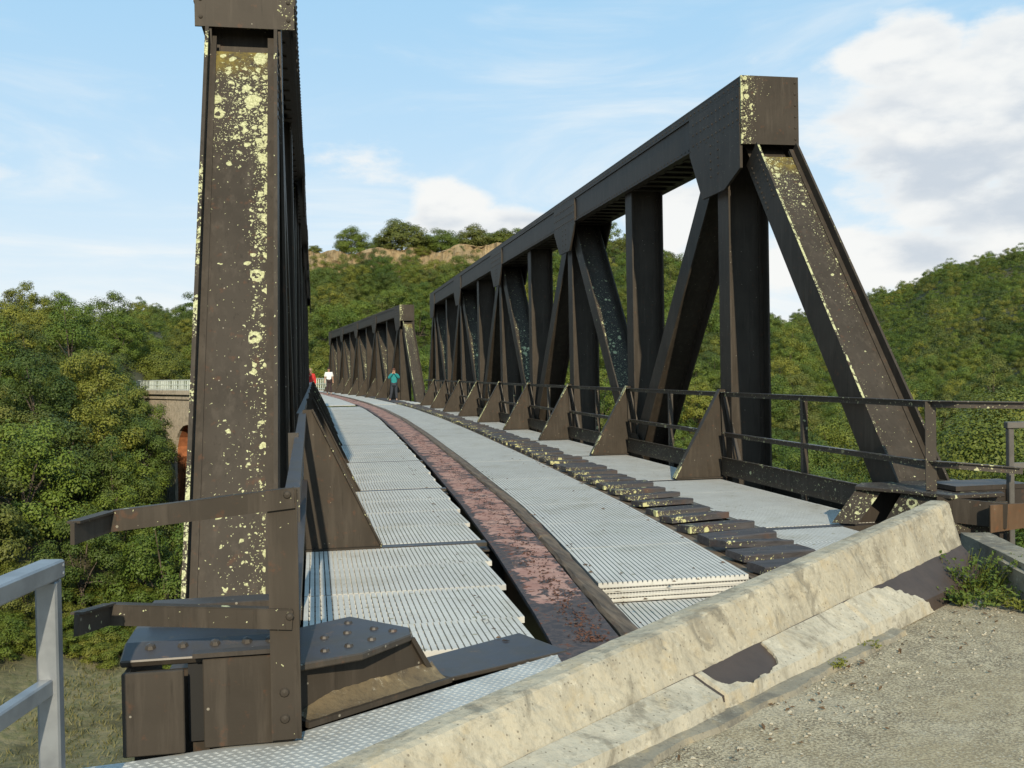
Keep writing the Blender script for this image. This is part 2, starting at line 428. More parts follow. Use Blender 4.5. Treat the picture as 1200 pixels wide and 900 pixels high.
def dense_quad(mb, P00, P10, P01, nu, nv):
    """grid of quads over a parallelogram (for attributes)"""
    P00, P10, P01 = Vector(P00), Vector(P10), Vector(P01); b = len(mb.v)
    for j in range(nv+1):
        for i in range(nu+1): mb.v.append(tuple(P00+(P10-P00)*(i/nu)+(P01-P00)*(j/nv)))
    for j in range(nv):
        for i in range(nu):
            k = b+j*(nu+1)+i; mb.f.append((k, k+1, k+nu+2, k+nu+1)); mb.m.append(0)

# ------------------------------------------------------------------ terrain: valley, hills, road platform
SK = R(36.1)
SU = Vector((math.cos(SK), math.sin(SK), 0)); SN = Vector((math.sin(SK), -math.cos(SK), 0))   # along / towards the viewer
def smooth(a, b, x): k = max(0, min(1, (x-a)/(b-a))); return k*k*(3-2*k)
TABLE = [  # column in the photograph -> ground height along that line of sight
 (-3200, [(10, -1), (60, 0), (200, 6), (500, 14), (1500, 20)]),
 (-1500, [(10, -4), (30, -9), (60, -10), (110, 0), (200, 12), (500, 26), (1500, 30)]),
 (-600, [(10, -6), (25, -13), (50, -16), (90, -6), (150, 8), (250, 16), (500, 18), (1500, 25)]),
 (-100, [(10, -6), (25, -14), (54, -16.5), (72, -12), (100, -4), (150, 6), (210, 8.5), (260, 2), (500, 0), (1500, 20)]),
 (40, [(10, -6), (25, -14), (54, -17), (72, -13), (100, -4), (150, 6.5), (200, 7), (260, 0), (500, 0), (1500, 20)]),
 (110, [(10, -6), (25, -14), (54, -17), (74, -14), (100, -5), (150, 5.5), (200, 5), (260, -4), (500, 0), (1500, 60)]),
 (165, [(10, -6), (25, -14), (54, -17), (78, -13), (96, -6), (120, -3), (150, 3), (190, 2), (260, -4), (500, 4), (900, 50), (1500, 60)]),
 (192, [(10, -6), (25, -14), (54, -17), (84, -17), (106, -14), (128, -9), (150, 0), (190, 4), (260, -2), (500, 4), (900, 50), (1500, 60)]),
 (215, [(10, -7), (28, -15), (54, -17), (90, -19), (112, -15), (140, -3), (185, 9), (230, 5), (500, 4), (1500, 60)]),
 (300, [(10, -8), (28, -15), (60, -18), (90, -16), (112, -9), (140, 0), (190, 12), (230, 20), (300, 18), (500, 10), (1500, 30)]),
 (400, [(10, -8), (28, -16), (60, -18), (90, -14), (110, -7), (140, 0), (180, 11), (214, 20), (221, 20.5), (229, 27), (260, 28), (500, 20), (1500, 30)]),
 (500, [(10, -8), (28, -16), (60, -18), (90, -14), (110, -7), (140, 0), (180, 12), (214, 21.5), (221, 22), (229, 28), (260, 29), (500, 20), (1500, 30)]),
 (620, [(10, -8), (28, -16), (60, -18), (90, -13), (120, -5), (150, 3), (190, 15), (214, 23), (222, 24), (230, 29.5), (260, 31), (500, 22), (1500, 30)]),
 (720, [(10, -8), (28, -16), (60, -17), (90, -12), (120, -4), (160, 6), (200, 18), (235, 30.5), (270, 31), (500, 20), (1500, 30)]),
 (810, [(10, -8), (28, -15), (60, -16), (90, -11), (120, -4), (160, 5), (200, 14), (235, 23), (270, 22), (500, 16), (1500, 30)]),
 (900, [(10, -8), (28, -14), (60, -15), (90, -11), (120, -6), (160, 0), (200, 5), (235, 8), (270, 5), (400, 12), (520, 17), (1500, 20)]),
 (960, [(10, -7), (28, -13), (60, -14), (90, -11), (120, -7), (170, -2), (230, 1), (300, 6), (400, 17), (470, 21), (600, 15), (1500, 20)]),
 (1050, [(8, -4), (20, -9), (40, -12), (90, -11), (140, -7), (210, 0), (300, 10), (380, 22), (440, 29), (600, 24), (1500, 30)]),
 (1120, [(8, -4), (20, -8), (40, -11), (90, -10), (140, -6), (210, 2), (300, 14), (380, 30), (440, 37), (600, 32), (1500, 30)]),
 (1200, [(8, -3.5), (20, -7), (40, -10), (90, -9), (140, -5), (210, 4), (300, 18), (380, 34), (450, 42), (600, 40), (1500, 40)]),
 (1500, [(8, -3), (20, -5), (40, -7), (90, -6), (140, -1), (210, 10), (300, 25), (380, 45), (470, 58), (600, 55), (1500, 40)]),
 (2600, [(10, -1), (60, -1), (200, 6), (500, 24), (1500, 30)]),
]
_taz = [math.atan2(c-600, F_PX) for c, _ in TABLE]
def table_h(az, D):
    def prof(p):
        if D <= p[0][0]: return p[0][1]
        for (a, za), (b, zb) in zip(p, p[1:]):
            if D <= b: return za+(zb-za)*(D-a)/(b-a)
        return p[-1][1]
    if az <= _taz[0]: return prof(TABLE[0][1])
    for i in range(len(_taz)-1):
        if az <= _taz[i+1]:
            k = (az-_taz[i])/(_taz[i+1]-_taz[i]); k = k*k*(3-2*k)
            return prof(TABLE[i][1])*(1-k)+prof(TABLE[i+1][1])*k
    return prof(TABLE[-1][1])
def ground_z(x, y):
    D = math.hypot(x, y); az = math.atan2(x, y)-YAW
    az = (az+math.pi) % (2*math.pi)-math.pi
    if abs(az) > R(72):
        w = smooth(R(72), R(100), abs(az)); base = table_h(az, D)*(1-w)+(-.26+max(0, D-60)*.02)*w
    else: base = table_h(az, D)
    base += noise.noise(Vector((x*.04, y*.04, 3)))*min(3.0, D*.015)
    s = -(SN.x*x+SN.y*y)-2.62           # past the barrier line
    lat = SU.x*x+SU.y*y
    edge = smooth(7.9, 8.6, lat)
    s2 = max(s, (lat-8.3)*1.2)
    left = (-1.9-lat)*.8
    s2 = max(s2, left) if (x < 0 and y > -3) else s2
    k = smooth(0.0, 1.5 if s > 0 else 3.0, s2)
    return -.235*(1-k)+min(base, -.235 if D < 30 else 1e9)*k
def cam_polar(px, D):
    az = math.atan2(px-600, F_PX)+YAW
    return math.sin(az)*D, math.cos(az)*D

def make_terrain():
    NA = 420; rr = [.6]
    while rr[-1] < 2600: rr.append(rr[-1]*1.045+.05)
    azs = []
    # dense towards the view
    for i in range(NA): 
        u = i/NA*2-1; azs.append(math.pi*(0.45*u+0.55*u**3)+YAW)
    v = [(0, 0, ground_z(0.001, 0.001))]; f = []
    for r in rr:
        for a in azs:
            x, y = math.sin(a)*r, math.cos(a)*r; v.append((x, y, ground_z(x, y)))
    for i in range(NA): f.append((0, 1+(i+1) % NA, 1+i))
    for j in range(len(rr)-1):
        for i in range(NA):
            a = 1+j*NA+i; b = 1+j*NA+(i+1) % NA; f.append((a, b, b+NA, a+NA))
    me = bpy.data.meshes.new('ground'); me.from_pydata(v, [], f); me.materials.append(M_GROUND)
    for p in me.polygons: p.use_smooth = True
    o = bpy.data.objects.new('ground', me); COL.objects.link(o); props(o, kind='structure')
make_terrain()

def off_pt(u, n, z): return Vector((SU.x*u+SN.x*n, SU.y*u+SN.y*n, z))   # barrier coordinates -> world
# road surface on the viewer's side of the barrier
mb = MB(); NU, NN = 60, 50
for j in range(NN+1):
    for i in range(NU+1):
        u = -14+28*i/NU; n = -2.60+(14.5*(j/NN)**1.5)
        uu = min(u, 8.05+max(0, (n+2.6))*.35)
        mb.v.append(tuple(off_pt(uu, n, -.2+.008*noise.noise(Vector((u*1.3, n*1.3, 0))))))
for j in range(NN):
    for i in range(NU):
        a = j*(NU+1)+i; mb.f.append((a, a+NU+1, a+NU+2, a+1)); mb.m.append(0)
mb.f = [f[::-1] for f in mb.f]
mb.build('road', M_ROAD, smooth=True, kind='structure')

# abutment block under the end of the bridge
mb = MB()
mb.prism([off_pt(-1.4, -2.78, -.30), off_pt(8.2, -2.78, -.30), off_pt(8.2, -3.9, -.30), off_pt(-1.4, -3.9, -.30)], (0, 0, -9))
mb.build('abutment', M_GREYC, kind='structure')

# ------------------------------------------------------------------ concrete barrier
def bar_top(u): return .374-.058*(7.62-u)
def bar_ledge(u): return .083-.032*(7.84-u)
bar_root = empty('concrete_barrier', tuple(off_pt(4, -2.6, -.2)), label='long low weathered concrete barrier with sloping broken toe between road and bridge', cat='barrier')
U0, U1 = -4.0, 7.66
def barrier_strip(prof, nseg, jit, name, m, u0=U0, u1=U1, caps=True):
    """prof(u) -> list of (n, z) from back foot over the top to the front foot"""
    mb = MB(); k = len(prof(u0))
    for i in range(nseg+1):
        u = u0+(u1-u0)*i/nseg
        for j, (n, z) in enumerate(prof(u)):
            p = off_pt(u, n, z)
            w = noise.noise(p*3.0)*.5+noise.noise(p*11.0)*.4+noise.noise(p*31)*.3
            if 2 <= j <= 8: w -= max(0, noise.noise(p*7)-.28)*2.2
            mb.v.append(tuple(off_pt(u, n+w*jit, z+w*jit*.8)))
    for i in range(nseg):
        for j in range(k-1):
            a = i*k+j; mb.f.append((a, a+1, a+k+1, a+k)); mb.m.append(0)
    if caps:
        mb.f.append(tuple(range(k))[::-1]); mb.m.append(0)
        mb.f.append(tuple(nseg*k+j for j in range(k))); mb.m.append(0)
    return mb.build(name, m, bar_root, smooth=False)
def upper_prof(u):
    t_, l_ = bar_top(u), bar_ledge(u); P = [(-2.86, -.28), (-2.85, t_-.02), (-2.835, t_)]
    P += [(-2.80+.03*i, t_+.002) for i in range(3)]
    P += [(-2.712, t_-.006), (-2.70, t_-.022)]
    for i in range(1, 7): P.append((-2.70+.085*i/6, t_-.02+(l_-.01-t_+.02)*i/6))
    P += [(-2.63, -.28)]
    return P
barrier_strip(upper_prof, 380, .012, 'upper_wall', M_CONC)
# dark steel backing of the toe, seen where the concrete skin has broken off
mb = MB(); ns = 60
for i in range(ns+1):
    u = U0+(U1-U0)*i/ns; l_ = bar_ledge(u)
    mb.v += [tuple(off_pt(u, -2.617, l_-.010)), tuple(off_pt(u, -2.451, -.118)), tuple(off_pt(u, -2.425, -.25))]
for i in range(ns):
    for j in range(2): a = i*3+j; mb.f.append((a, a+1, a+4, a+3)); mb.m.append(0)
M_MEMB = plain('dark_brown_sheet', (.060, .043, .034), .6, 0, 5, .3, .25)
mb.build('exposed_sheet', M_MEMB, bar_root, label='dark brown sheet bared where the concrete toe has broken off')
# concrete toe skin with ragged holes
mb = MB(); du = .0125; nu = int((U1-U0)/du); nv = 20
def hole(u, v):
    w = .05*noise.noise(Vector((u*5, v*3, 1)))+.035*noise.noise(Vector((u*17, v*9, 5)))
    w2 = .16*noise.noise(Vector((u*9, v*.5, 8)))+.06*noise.noise(Vector((u*22, v, 3)))
    a = (abs(u-4.37+(v-.3)*.05)/.28)**3+(max(0, v)/.74)**3 < 1+w2*3-w
    b = u > 6.12+.52*v+w*1.6-.10*max(0, v-.6)
    return a or b
grid = {}
def vid(i, j):
    if (i, j) not in grid:
        u = U0+du*i; v = j/nv; l_ = bar_ledge(u)
        if v <= .8:
            k = v/.8; n = -2.605+(.165)*k; z = l_+(-.11-l_)*k
        else:
            k = (v-.8)/.2; n = -2.44+.028*k; z = -.11-.10*k
        p = off_pt(u, n, z); w = noise.noise(p*2.5)*.7+noise.noise(p*9)*.35+noise.noise(p*24)*.12
        joint = -.012 if abs((u*.62) % 1-.5) < .012 else 0
        grid[(i, j)] = len(mb.v); mb.v.append(tuple(off_pt(u, n+w*.011+joint, z+w*.011+joint)))
    return grid[(i, j)]
for i in range(nu):
    for j in range(nv):
        if not hole(U0+du*(i+.5), (j+.5)/nv):
            mb.f.append((vid(i, j), vid(i, j+1), vid(i+1, j+1), vid(i+1, j))); mb.m.append(0)
toe = mb.build('toe', M_TOE, bar_root)
bm = bmesh.new(); bm.from_mesh(toe.data)
for _ in range(5): bmesh.ops.smooth_vert(bm, verts=[v for v in bm.verts if v.is_boundary], factor=.5, use_axis_x=True, use_axis_y=True, use_axis_z=True)
bm.to_mesh(toe.data); bm.free()
sm = toe.modifiers.new('thickness', 'SOLIDIFY'); sm.thickness = .014; sm.offset = -1
# low edging slab and grit where the barrier meets the road
mb = MB()
prev = None
for i in range(120):
    u = -3+i*.075; w = .05+.05*noise.noise(Vector((u*2.1, 0, 4)))+.02*noise.noise(Vector((u*9, 0, 2)))
    a = [off_pt(u, -2.43, -.19), off_pt(u, -2.43, -.168), off_pt(u, -2.40+w, -.175+.006*noise.noise(Vector((u*6, 1, 0)))), off_pt(u, -2.395+w*1.15, -.205)]
    b = len(mb.v); mb.v += [tuple(p) for p in a]
    if prev is not None and u < 6.3:
        for j in range(3): mb.f.append((prev+j, prev+j+1, b+j+1, b+j)); mb.m.append(0)
    prev = b
mb.build('footing', M_GREYC, bar_root)

# wing wall turning towards the viewer at the right
ww = empty('wing_wall', (4.75, 6.2, -.2), label='grey concrete wing wall with a cracked panel right of the barrier end', cat='wall')
def jprism(pts, off, name, parent, m, cuts=5, jit=.012):
    mb = MB(); mb.prism(pts, off); o = mb.build(name, m, parent)
    bm = bmesh.new(); bm.from_mesh(o.data); bmesh.ops.subdivide_edges(bm, edges=bm.edges[:], cuts=cuts, use_grid_fill=True)
    for v in bm.verts:
        p = v.co+Vector(parent_origin(parent)); w = noise.noise(p*4)*.5+noise.noise(p*13)*.5; v.co += Vector((w, w*.7, w*.8))*jit
    bm.to_mesh(o.data); bm.free(); return o
A = Vector((4.93, 6.90, 0)); B = Vector((4.25, 4.62, 0)); d = (B-A).normalized(); nn = Vector((-d.y, d.x, 0))
if nn.x < 0: nn = -nn
def wp(s, z, o=0.0): p = A+d*s+nn*o; return (p.x, p.y, z)
jprism([wp(-.25, -.3), wp(-.25, .06), wp(.05, .055), wp(1.2, .05), wp(2.4, .04), wp(2.4, -.3)], tuple(nn*.22), 'wall_body', ww, M_GREYC)
jprism([wp(.62, -.3, -.05), wp(.60, .0, -.05), wp(.66, .015, -.05), wp(2.35, -.02, -.05), wp(2.35, -.3, -.05)], tuple(nn*.045), 'panel', ww, M_GREYC)

# ------------------------------------------------------------------ trusses
P = 3.94; NP = 8
H_TOP, H_BOT, H_PLATE = 4.895, 4.325, 4.08
def hmember(mb, p0, p1, xa, xb, b, tf=.022, tw=.02, web_off=0.0, flanges=(0, 1), web=True):
    """H section in the plane of the truss from (y,z) p0 to p1; flanges lie in planes of constant x"""
    d = Vector((0, p1[0]-p0[0], p1[1]-p0[1])).normalized(); n = Vector((0, -d.z, d.y))   # in-plane normal
    if n.y > 0: n = -n       # towards the viewer
    a = Vector((0, p0[0], p0[1])); c = Vector((0, p1[0], p1[1]))
    s = 1 if xb > xa else -1
    for k in flanges:
        x = xa if k == 0 else xb-s*tf
        q = [a-n*b/2, a+n*b/2, c+n*b/2, c-n*b/2]; mb.prism([(x, v.y, v.z) for v in q], (s*tf, 0, 0))
        # angle legs riveted inside, give the flange edge its thickness
        x2 = xa+s*tf if k == 0 else xb-s*tf-s*.05
        for e in (-1, 1):
            o0 = n*web_off+n*e*tw*.5; o1 = n*web_off+n*e*(tw*.5+.012)
            q = [a+o0, a+o1, c+o1, c+o0]; mb.prism([(x2, v.y, v.z) for v in q], (s*.05, 0, 0))
    if web:
        o = n*web_off; q = [a+o-n*tw/2, a+o+n*tw/2, c+o+n*tw/2, c+o-n*tw/2]
        mb.prism([(xa+s*tf, v.y, v.z) for v in q], (xb-xa-2*s*tf, 0, 0))

def truss(name, side, y0, yplate, base_y, slope, label, lfun):
    """side +1 = right truss (inner face x=5.08), -1 = left (inner face -0.105). y0 = first upright"""
    x_in = 5.08 if side > 0 else -.105
    X = lambda t_: x_in+side*t_          # t=0 inner chord face .. .735 outer
    root = empty(name, (X(.37), base_y, 0), label=label, cat='truss', group='steel trusses of the bridge')
    yend = y0+NP*P+(y0-yplate)
    yb_end = yend+(yplate-base_y)
    ma, mbx = (X(.115), X(.655))
    # top chord: two webs, cover plate, lower flange angles, lacing underneath
    mb = MB()
    def bx(t0, t1, *a): x0, x1 = sorted((X(t0), X(t1))); mb.box(x0, x1, *a)
    bx(0.02, .045, yplate+.02, yend-.02, H_BOT, H_TOP-.02); bx(.69, .715, yplate+.02, yend-.02, H_BOT, H_TOP-.02)
    bx(-.003, .738, yplate+.021, yend-.021, H_TOP-.02, H_TOP)
    bx(-.012, .019, yplate+.03, yend-.03, H_BOT, H_BOT+.016); bx(.716, .747, yplate+.03, yend-.03, H_BOT, H_BOT+.016)
    bx(.046, .14, yplate+.03, yend-.03, H_BOT+.002, H_BOT+.018); bx(.595, .689, yplate+.03, yend-.03, H_BOT+.002, H_BOT+.018)
    bx(-.0015, .019, yplate+.03, yend-.03, H_TOP-.12, H_TOP-.021)
    chord = mb.build('top_chord', M_STEEL, root)
    mb = MB()
    for i in range(95):
        yy = yplate+.10+i*.14
        mb.dome((X(-.012), yy, H_BOT+.008), .012, (-side, 0, 0), .7, 6) if i % 2 else None
        for zz in (H_BOT+.06, H_TOP-.07): mb.dome((X(.02 if zz < 4.6 else -.0015), yy, zz), .015, (-side, 0, 0), .6, 6)
    mb.build('rivet', M_STEEL, chord, kind='stuff')
    mb = MB(); y = y0+.5; k = 0
    while y < yend-.5:
        q = (y-y0) % P
        if .35 < q < P-.35: x0, x1 = sorted((X(.09), X(.645))); mb.box(x0, x1, y, y+.13, H_BOT-.012, H_BOT-.002)
        y += .38
    mb.build('batten', M_STEEL, chord, kind='stuff')
    # end plates
    for yy, e in ((yplate, 0), (yend-.02, 1)):
        mb = MB(); z0, z1 = H_PLATE, H_TOP+.004; x0, x1 = X(-.004), X(.739)
        nu, nv = 14, 14
        if e == 0:
            dense_quad(mb, (min(x0, x1), yy, z0), (max(x0, x1), yy, z0), (min(x0, x1), yy, z1), nu, nv)
            mb.box(min(x0, x1), max(x0, x1), yy+.001, yy+.02, z0, z1)
        else: mb.box(min(x0, x1), max(x0, x1), yy, yy+.02, z0, z1)
        lich(mb, lambda x, y_, z: lfun('plate', x, y_, z))
        o = mb.build('end_plate', M_STEEL, root)
        if e == 0:
            mb = MB()
            for t_ in (.04, .695):
                for i in range(6): mb.dome((X(t_), yy, z0+.07+i*(z1-z0-.14)/5), .017, (0, -1, 0))
            mb.build('rivet', M_STEEL, o, kind='stuff')
    # bottom chord
    mb = MB()
    bx(0.05, .075, base_y-.1, yb_end+.1, -.72, -.06); bx(.66, .685, base_y-.1, yb_end+.1, -.72, -.06)
    bx(.0, .735, base_y-.1, yb_end+.1, -.755, -.72)
    mb.build('bottom_chord', M_STEEL, root)
    # end posts (web recessed between flanges)
    for e in (0, 1):
        mb = MB()
        zt_ = H_PLATE-.006-.18*slope/math.hypot(1, slope)
        if e == 0: p0, p1 = (base_y+.20, -.05), (base_y+.20+slope*(zt_+.05), zt_)
        else: p0, p1 = (yb_end-.20, -.05), (yb_end-.20-slope*(zt_+.05), zt_)
        hmember(mb, p0, p1, X(.125), X(.66), .36, tf=.026, web_off=.06, web=False)
        d = Vector((0, p1[0]-p0[0], p1[1]-p0[1])); n = Vector((0, -d.z, d.y)).normalized(); n = n if n.y < 0 else -n
        o0 = n*.07
        top_k = (H_PLATE-.22-p0[1])/(p1[1]-p0[1])
        xa, xb = sorted((X(.152), X(.634))); q0 = Vector((xa, p0[0], p0[1])); q1 = Vector((xb, p0[0], p0[1]))
        bk = -n*.10; b0 = q0+d*(top_k-.06)+bk; b1 = q1+d*(top_k-.06)+bk; b2 = q1+d*1.07+bk; b3 = q0+d*1.07+bk
        mb.prism([b0, b1, b2, b3], tuple(-n*.012))  # unseen plate added behind the web top, blocks sun leaking through the gap
        nb = len(mb.v)
        dense_quad(mb, q0+o0, q1+o0, q0+o0+d*top_k, 16, 90)
        n2_ = len(mb.v)
        for t0_ in (.125, .634):      # front edges of the two flanges, finely divided so that lichen can line them
            f0 = Vector((X(t0_), p0[0], p0[1]))+n*.1805; f1 = Vector((X(t0_+.026), p0[0], p0[1]))+n*.1805
            if f0.x > f1.x: f0, f1 = f1, f0
            dense_quad(mb, f0, f1, f0+d*.99, 1, 120)
        def lw(i_, v):
            if e or i_ < nb: return 0.0
            return lfun('post', *v) if i_ < n2_ else lfun('edge', *v)
        mb.a['lichen'] = [lw(i_, v) for i_, v in enumerate(mb.v)]
        mb.a['algae'] = [(smooth(3.62, 3.82, v[2])*.85 if not e and nb <= i_ < n2_ else 0.0) for i_, v in enumerate(mb.v)]
        o = mb.build('end_post', M_STEEL, root)
        if e == 0:
            mb = MB(); du_ = d.normalized()
            for t_ in (.125, .66):
                for i in range(9):
                    for w in (-.10, .10):
                        c = Vector((X(t_), p0[0], p0[1]))+d*.97-du_*(i*.085)+n*w
                        mb.dome(c, .018, (-1 if t_ < .4 else 1, 0, 0) if side > 0 else (1 if t_ < .4 else -1, 0, 0))
            mb.build('rivet', M_STEEL, o, kind='stuff')
    # uprights
    for k in range(NP+1):
        mb = MB(); y = y0+k*P
        hmember(mb, (y, -.3), (y, H_BOT+.05), X(.10), X(.64), .34)
        mb.build('upright', M_STEEL, root)
    # diagonals
    for k in range(NP):
        mb = MB(); ya, yb = y0+k*P, y0+(k+1)*P
        za, zb = (H_BOT+.18, -.15) if k % 2 == 0 else (-.15, H_BOT+.18)
        hmember(mb, (ya, za), (yb, zb), X(.12), X(.62), .33)
        if k % 2 == 1:
            e0 = [(x, y_, z) for x, y_, z in mb.v]
            # grid over the upper side of the web so that lichen can sit on it
            d = Vector((0, yb-ya, zb-za)); n = Vector((0, -d.z, d.y)).normalized(); n = n if n.y < 0 else -n
            xa, xb = sorted((X(.145), X(.595)))
            dense_quad(mb, Vector((xa, ya, za))+n*.013, Vector((xb, ya, za))+n*.013, Vector((xa, ya, za))+n*.013+d*.95, 8, 40)
        lich(mb, lambda x, y_, z: (.05+.6*smooth(3.6, 1.4, z)*smooth(.50, .0, abs(x-X(.13))) if k % 2 == 1 and z > .1 else 0.0))
        mb.build('diagonal', M_STEEL, root)
    # node plates on both faces of the top chord
    for k in range(0, NP+1, 2):
        y = y0+k*P
        for t_, th in ((.0, -.014), (.735, .014)):
            l0, l1 = (.85, .85)
            if k == 0: l0 = min(.85, (y-yplate)-.03)
            if k == NP: l1 = min(.85, (yend-y)-.03)
            q = [(y-l0, H_TOP-.13), (y-l0, H_BOT-.05 if 0 < k else H_PLATE-.28), (y-.40, 3.80), (y+.40, 3.80), (y+l1, H_BOT-.05 if k < NP else H_PLATE-.28), (y+l1, H_TOP-.13)]
            if k == 0 and side > 0: q[2] = (y-.30, 3.62); q[3] = (y+.42, 3.62)
            if k == 0 and side < 0: q = [(y-l0, H_TOP-.13), (y-l0, H_BOT-.05), (y+l1, H_BOT-.05), (y+l1, H_TOP-.13)]
            mb = MB(); mb.prism([(X(t_+.02 if t_ == 0 else t_-.02), a, b) for a, b in q], (side*(th-.02 if t_ == 0 else th+.02), 0, 0))
            o = mb.build('node_plate', M_STEEL, root)
            if k <= 4 and t_ == 0:
                mb = MB(); xx = X(t_+th)
                for i in range(int((l0+l1)/.13)):
                    for zz in (H_BOT+.06, H_BOT+.20, H_BOT+.34): mb.dome((xx, y-l0+.07+i*.13, zz), .016, (-side, 0, 0))
                for i in range(5):
                    for dy in (-.12, .12): mb.dome((xx, y+dy, 3.86+i*.10), .016, (-side, 0, 0))
                mb.build('rivet', M_STEEL, o, kind='stuff')
    # small plates where the lower ends of the diagonals meet
    for k in range(1, NP, 2):
        y = y0+k*P; mb = MB()
        mb.prism([(X(.05), y-.75, -.1), (X(.05), y+.75, -.1), (X(.05), y+.4, .34), (X(.05), y-.4, .34)], (side*.018, 0, 0))
        mb.build('node_plate', M_STEEL, root)
    # triangular knee plates on the floor beams, inside the truss
    for k in range(-1 if side < 0 and False else 0, NP+1):
        y = y0+k*P; mb = MB()
        xb_ = 5.17 if side > 0 else -.10; wg = .70 if side > 0 else .60
        xt = xb_-side*wg
        pr = [(xt, y, .0), (xb_, y, .0), (xb_, y, 1.12), (xb_-side*.07, y, 1.12)]
        mb.prism(pr, (0, .016, 0))
        # flange along the sloping edge
        a = Vector((xt, y+.008, .0)); c = Vector((xb_-side*.07, y+.008, 1.12)); dd = (c-a).normalized(); nr = Vector((-side*dd.z, 0, side*dd.x))
        if nr.x*side > 0: nr = -nr
        q = [a, c, c+nr*.014, a+nr*.014]
        o = mb.build('knee_plate', M_STEEL, root)
        mb = MB(); NSEG = 12
        for g in range(NSEG):
            g0, g1 = a+(c-a)*(g/NSEG), a+(c-a)*((g+1)/NSEG)
            mb.prism([v-Vector((0, .05, 0)) for v in (g0, g1, g1+nr*.014, g0+nr*.014)], (0, .10, 0))
        rl = random.random()
        lich(mb, lambda x, y_, z: (.95 if side > 0 else .25)*smooth(-.25, .35, noise.noise(Vector((z*3, y_, rl)))))
        mb.build('edge_flange', M_STEEL, o)
        mb = MB(); mb.box(min(xt, xb_), max(xt, xb_), y-.07, y+.085, -.012, .004); mb.build('foot', M_STEEL, o)
    return root

def lf_left(part, x, y, z):
    if part == 'post':
        f = (x+.74)/.49            # 0 = outer (left) .. 1 = inner (right)
        top = .80*smooth(2.75, 3.25, z)*smooth(3.92, 3.66, z)
        right = smooth(.52, .80, f)*(.58+.24*smooth(1.0, 3.2, z))*(.55+.6*smooth(-.35, .3, noise.noise(Vector((x*3, 1, z*1.8)))))
        lo = .18*smooth(1.6, .5, z)*smooth(.1, .5, f)
        return max(.03, top*(.75+.25*smooth(.2, .6, f)), right, lo, .30*smooth(.2, .0, f)*smooth(2.2, 3, z))
    if part == 'edge': return (.95 if x < -.5 else .10)*smooth(.02, .30, noise.noise(Vector((x, y*2.2, z*2.2))))
    return .55*smooth(-.25, -.12, x)
def lf_right(part, x, y, z):
    if part == 'post':
        f = (x-5.23)/.49
        return max(.03, .80*smooth(.28, .0, f)*(.35+.65*smooth(1.2, 3.4, z)), .75*smooth(2.9, 3.7, z)*smooth(.9, .3, f), .35*smooth(.5, .8, f)*smooth(1.5, 2.6, z))
    if part == 'edge': return (1.0 if x < 5.4 else .12)*smooth(-.25, .2, noise.noise(Vector((x, y*2.0, z*2.0))))*smooth(.3, 1.2, z)
    return .85*smooth(5.30, 5.08, x)+.25*smooth(5.5, 5.25, x)*smooth(4.5, 4.9, z)
tr_r = truss('bridge_truss', 1, 12.16, 11.34, 8.08, .765, 'near right brown steel truss with lichened sloping end post, beside the right railing', lf_right)
tr_l = truss('bridge_truss', -1, 8.22, 8.03, 5.82, .53, 'tall near left steel truss seen end on, end post spotted with yellow lichen', lf_left)

# second span: same trusses turned 5.4 degrees to the left
ROT2 = R(5.4); P0 = Vector((5.08, 11.34, 0)); A2 = Vector((4.33, 51.5, 0)); R2 = Matrix.Rotation(ROT2, 3, 'Z')
def span2(p): return A2+R2@(Vector(p)-P0)
for src, lab in ((tr_r, 'far right truss of the second span, behind the person in teal'), (tr_l, 'far left truss of the second span, half hidden behind the near left truss')):
    c = copy_tree(src); c.location = span2(src.location); c.rotation_euler = (0, 0, ROT2); c['label'] = lab

# ------------------------------------------------------------------ bearing brackets at the near ends
def bracket(side, bx_, by, label):
    """trapezoid end bracket of the end floor beam: riveted top plate, recessed web, sloping flange"""
    root = empty('end_bracket', (bx_, by, 0), label=label, cat='bracket')
    return root
br = bracket(-1, .2, 4.3, 'brown end bracket with riveted blue-black top plate at the foot of the left truss')
ax = SU; 
def sp(x, y, z): return Vector((x, y, z))
# left bracket: web runs along the skew from (-.09,4.10) to (.50,4.52)
w0, w1 = Vector((-.10, 4.16, 0)), Vector((.50, 4.585, 0)); wd = (w1-w0).normalized(); wnorm = Vector((wd.y, -wd.x, 0))
def lp(s, z, o=0.0): p = w0+wd*s+wnorm*o; return Vector((p.x, p.y, z))
Lw = (w1-w0).length
mb = MB(); mb.prism([lp(0, .0), lp(Lw, .0), lp(Lw-.13, .216), lp(0, .216)], tuple(-wnorm*.02)); mb.build('web', M_STEEL, br)
mb = MB(); mb.prism([lp(Lw-.01, .005, .02), lp(Lw+.02, .005, .02), lp(Lw-.115, .216, .02), lp(Lw-.14, .216, .02)], tuple(-wnorm*.16)); mb.build('sloping_flange', M_STEEL, br)
mb = MB(); mb.prism([lp(-.02, .0, .115), lp(Lw+.02, .0, .115), lp(Lw+.02, .022, .115), lp(-.02, .022, .115)], tuple(-wnorm*.11)); mb.build('foot_flange', M_STEEL, br)
mb = MB(); tp = [(-.12, 4.07, .218), (.172, 4.183, .218), (.396, 4.43, .218), (.40, 4.55, .218), (.142, 4.835, .218), (-.12, 4.66, .218)]
mb.prism(tp, (0, 0, .032)); o = mb.build('top_plate', M_STEELTOP, br, bevel=.006)
mb = MB()
for x, y in ((.02, 4.25), (.12, 4.30), (.22, 4.38), (.02, 4.46), (.12, 4.52), (.24, 4.56), (.13, 4.70), (.32, 4.50)): mb.dome((x, y, .25), .021, (0, 0, 1), .7, 9)
mb.build('rivet', M_STEELTOP, o, kind='stuff')
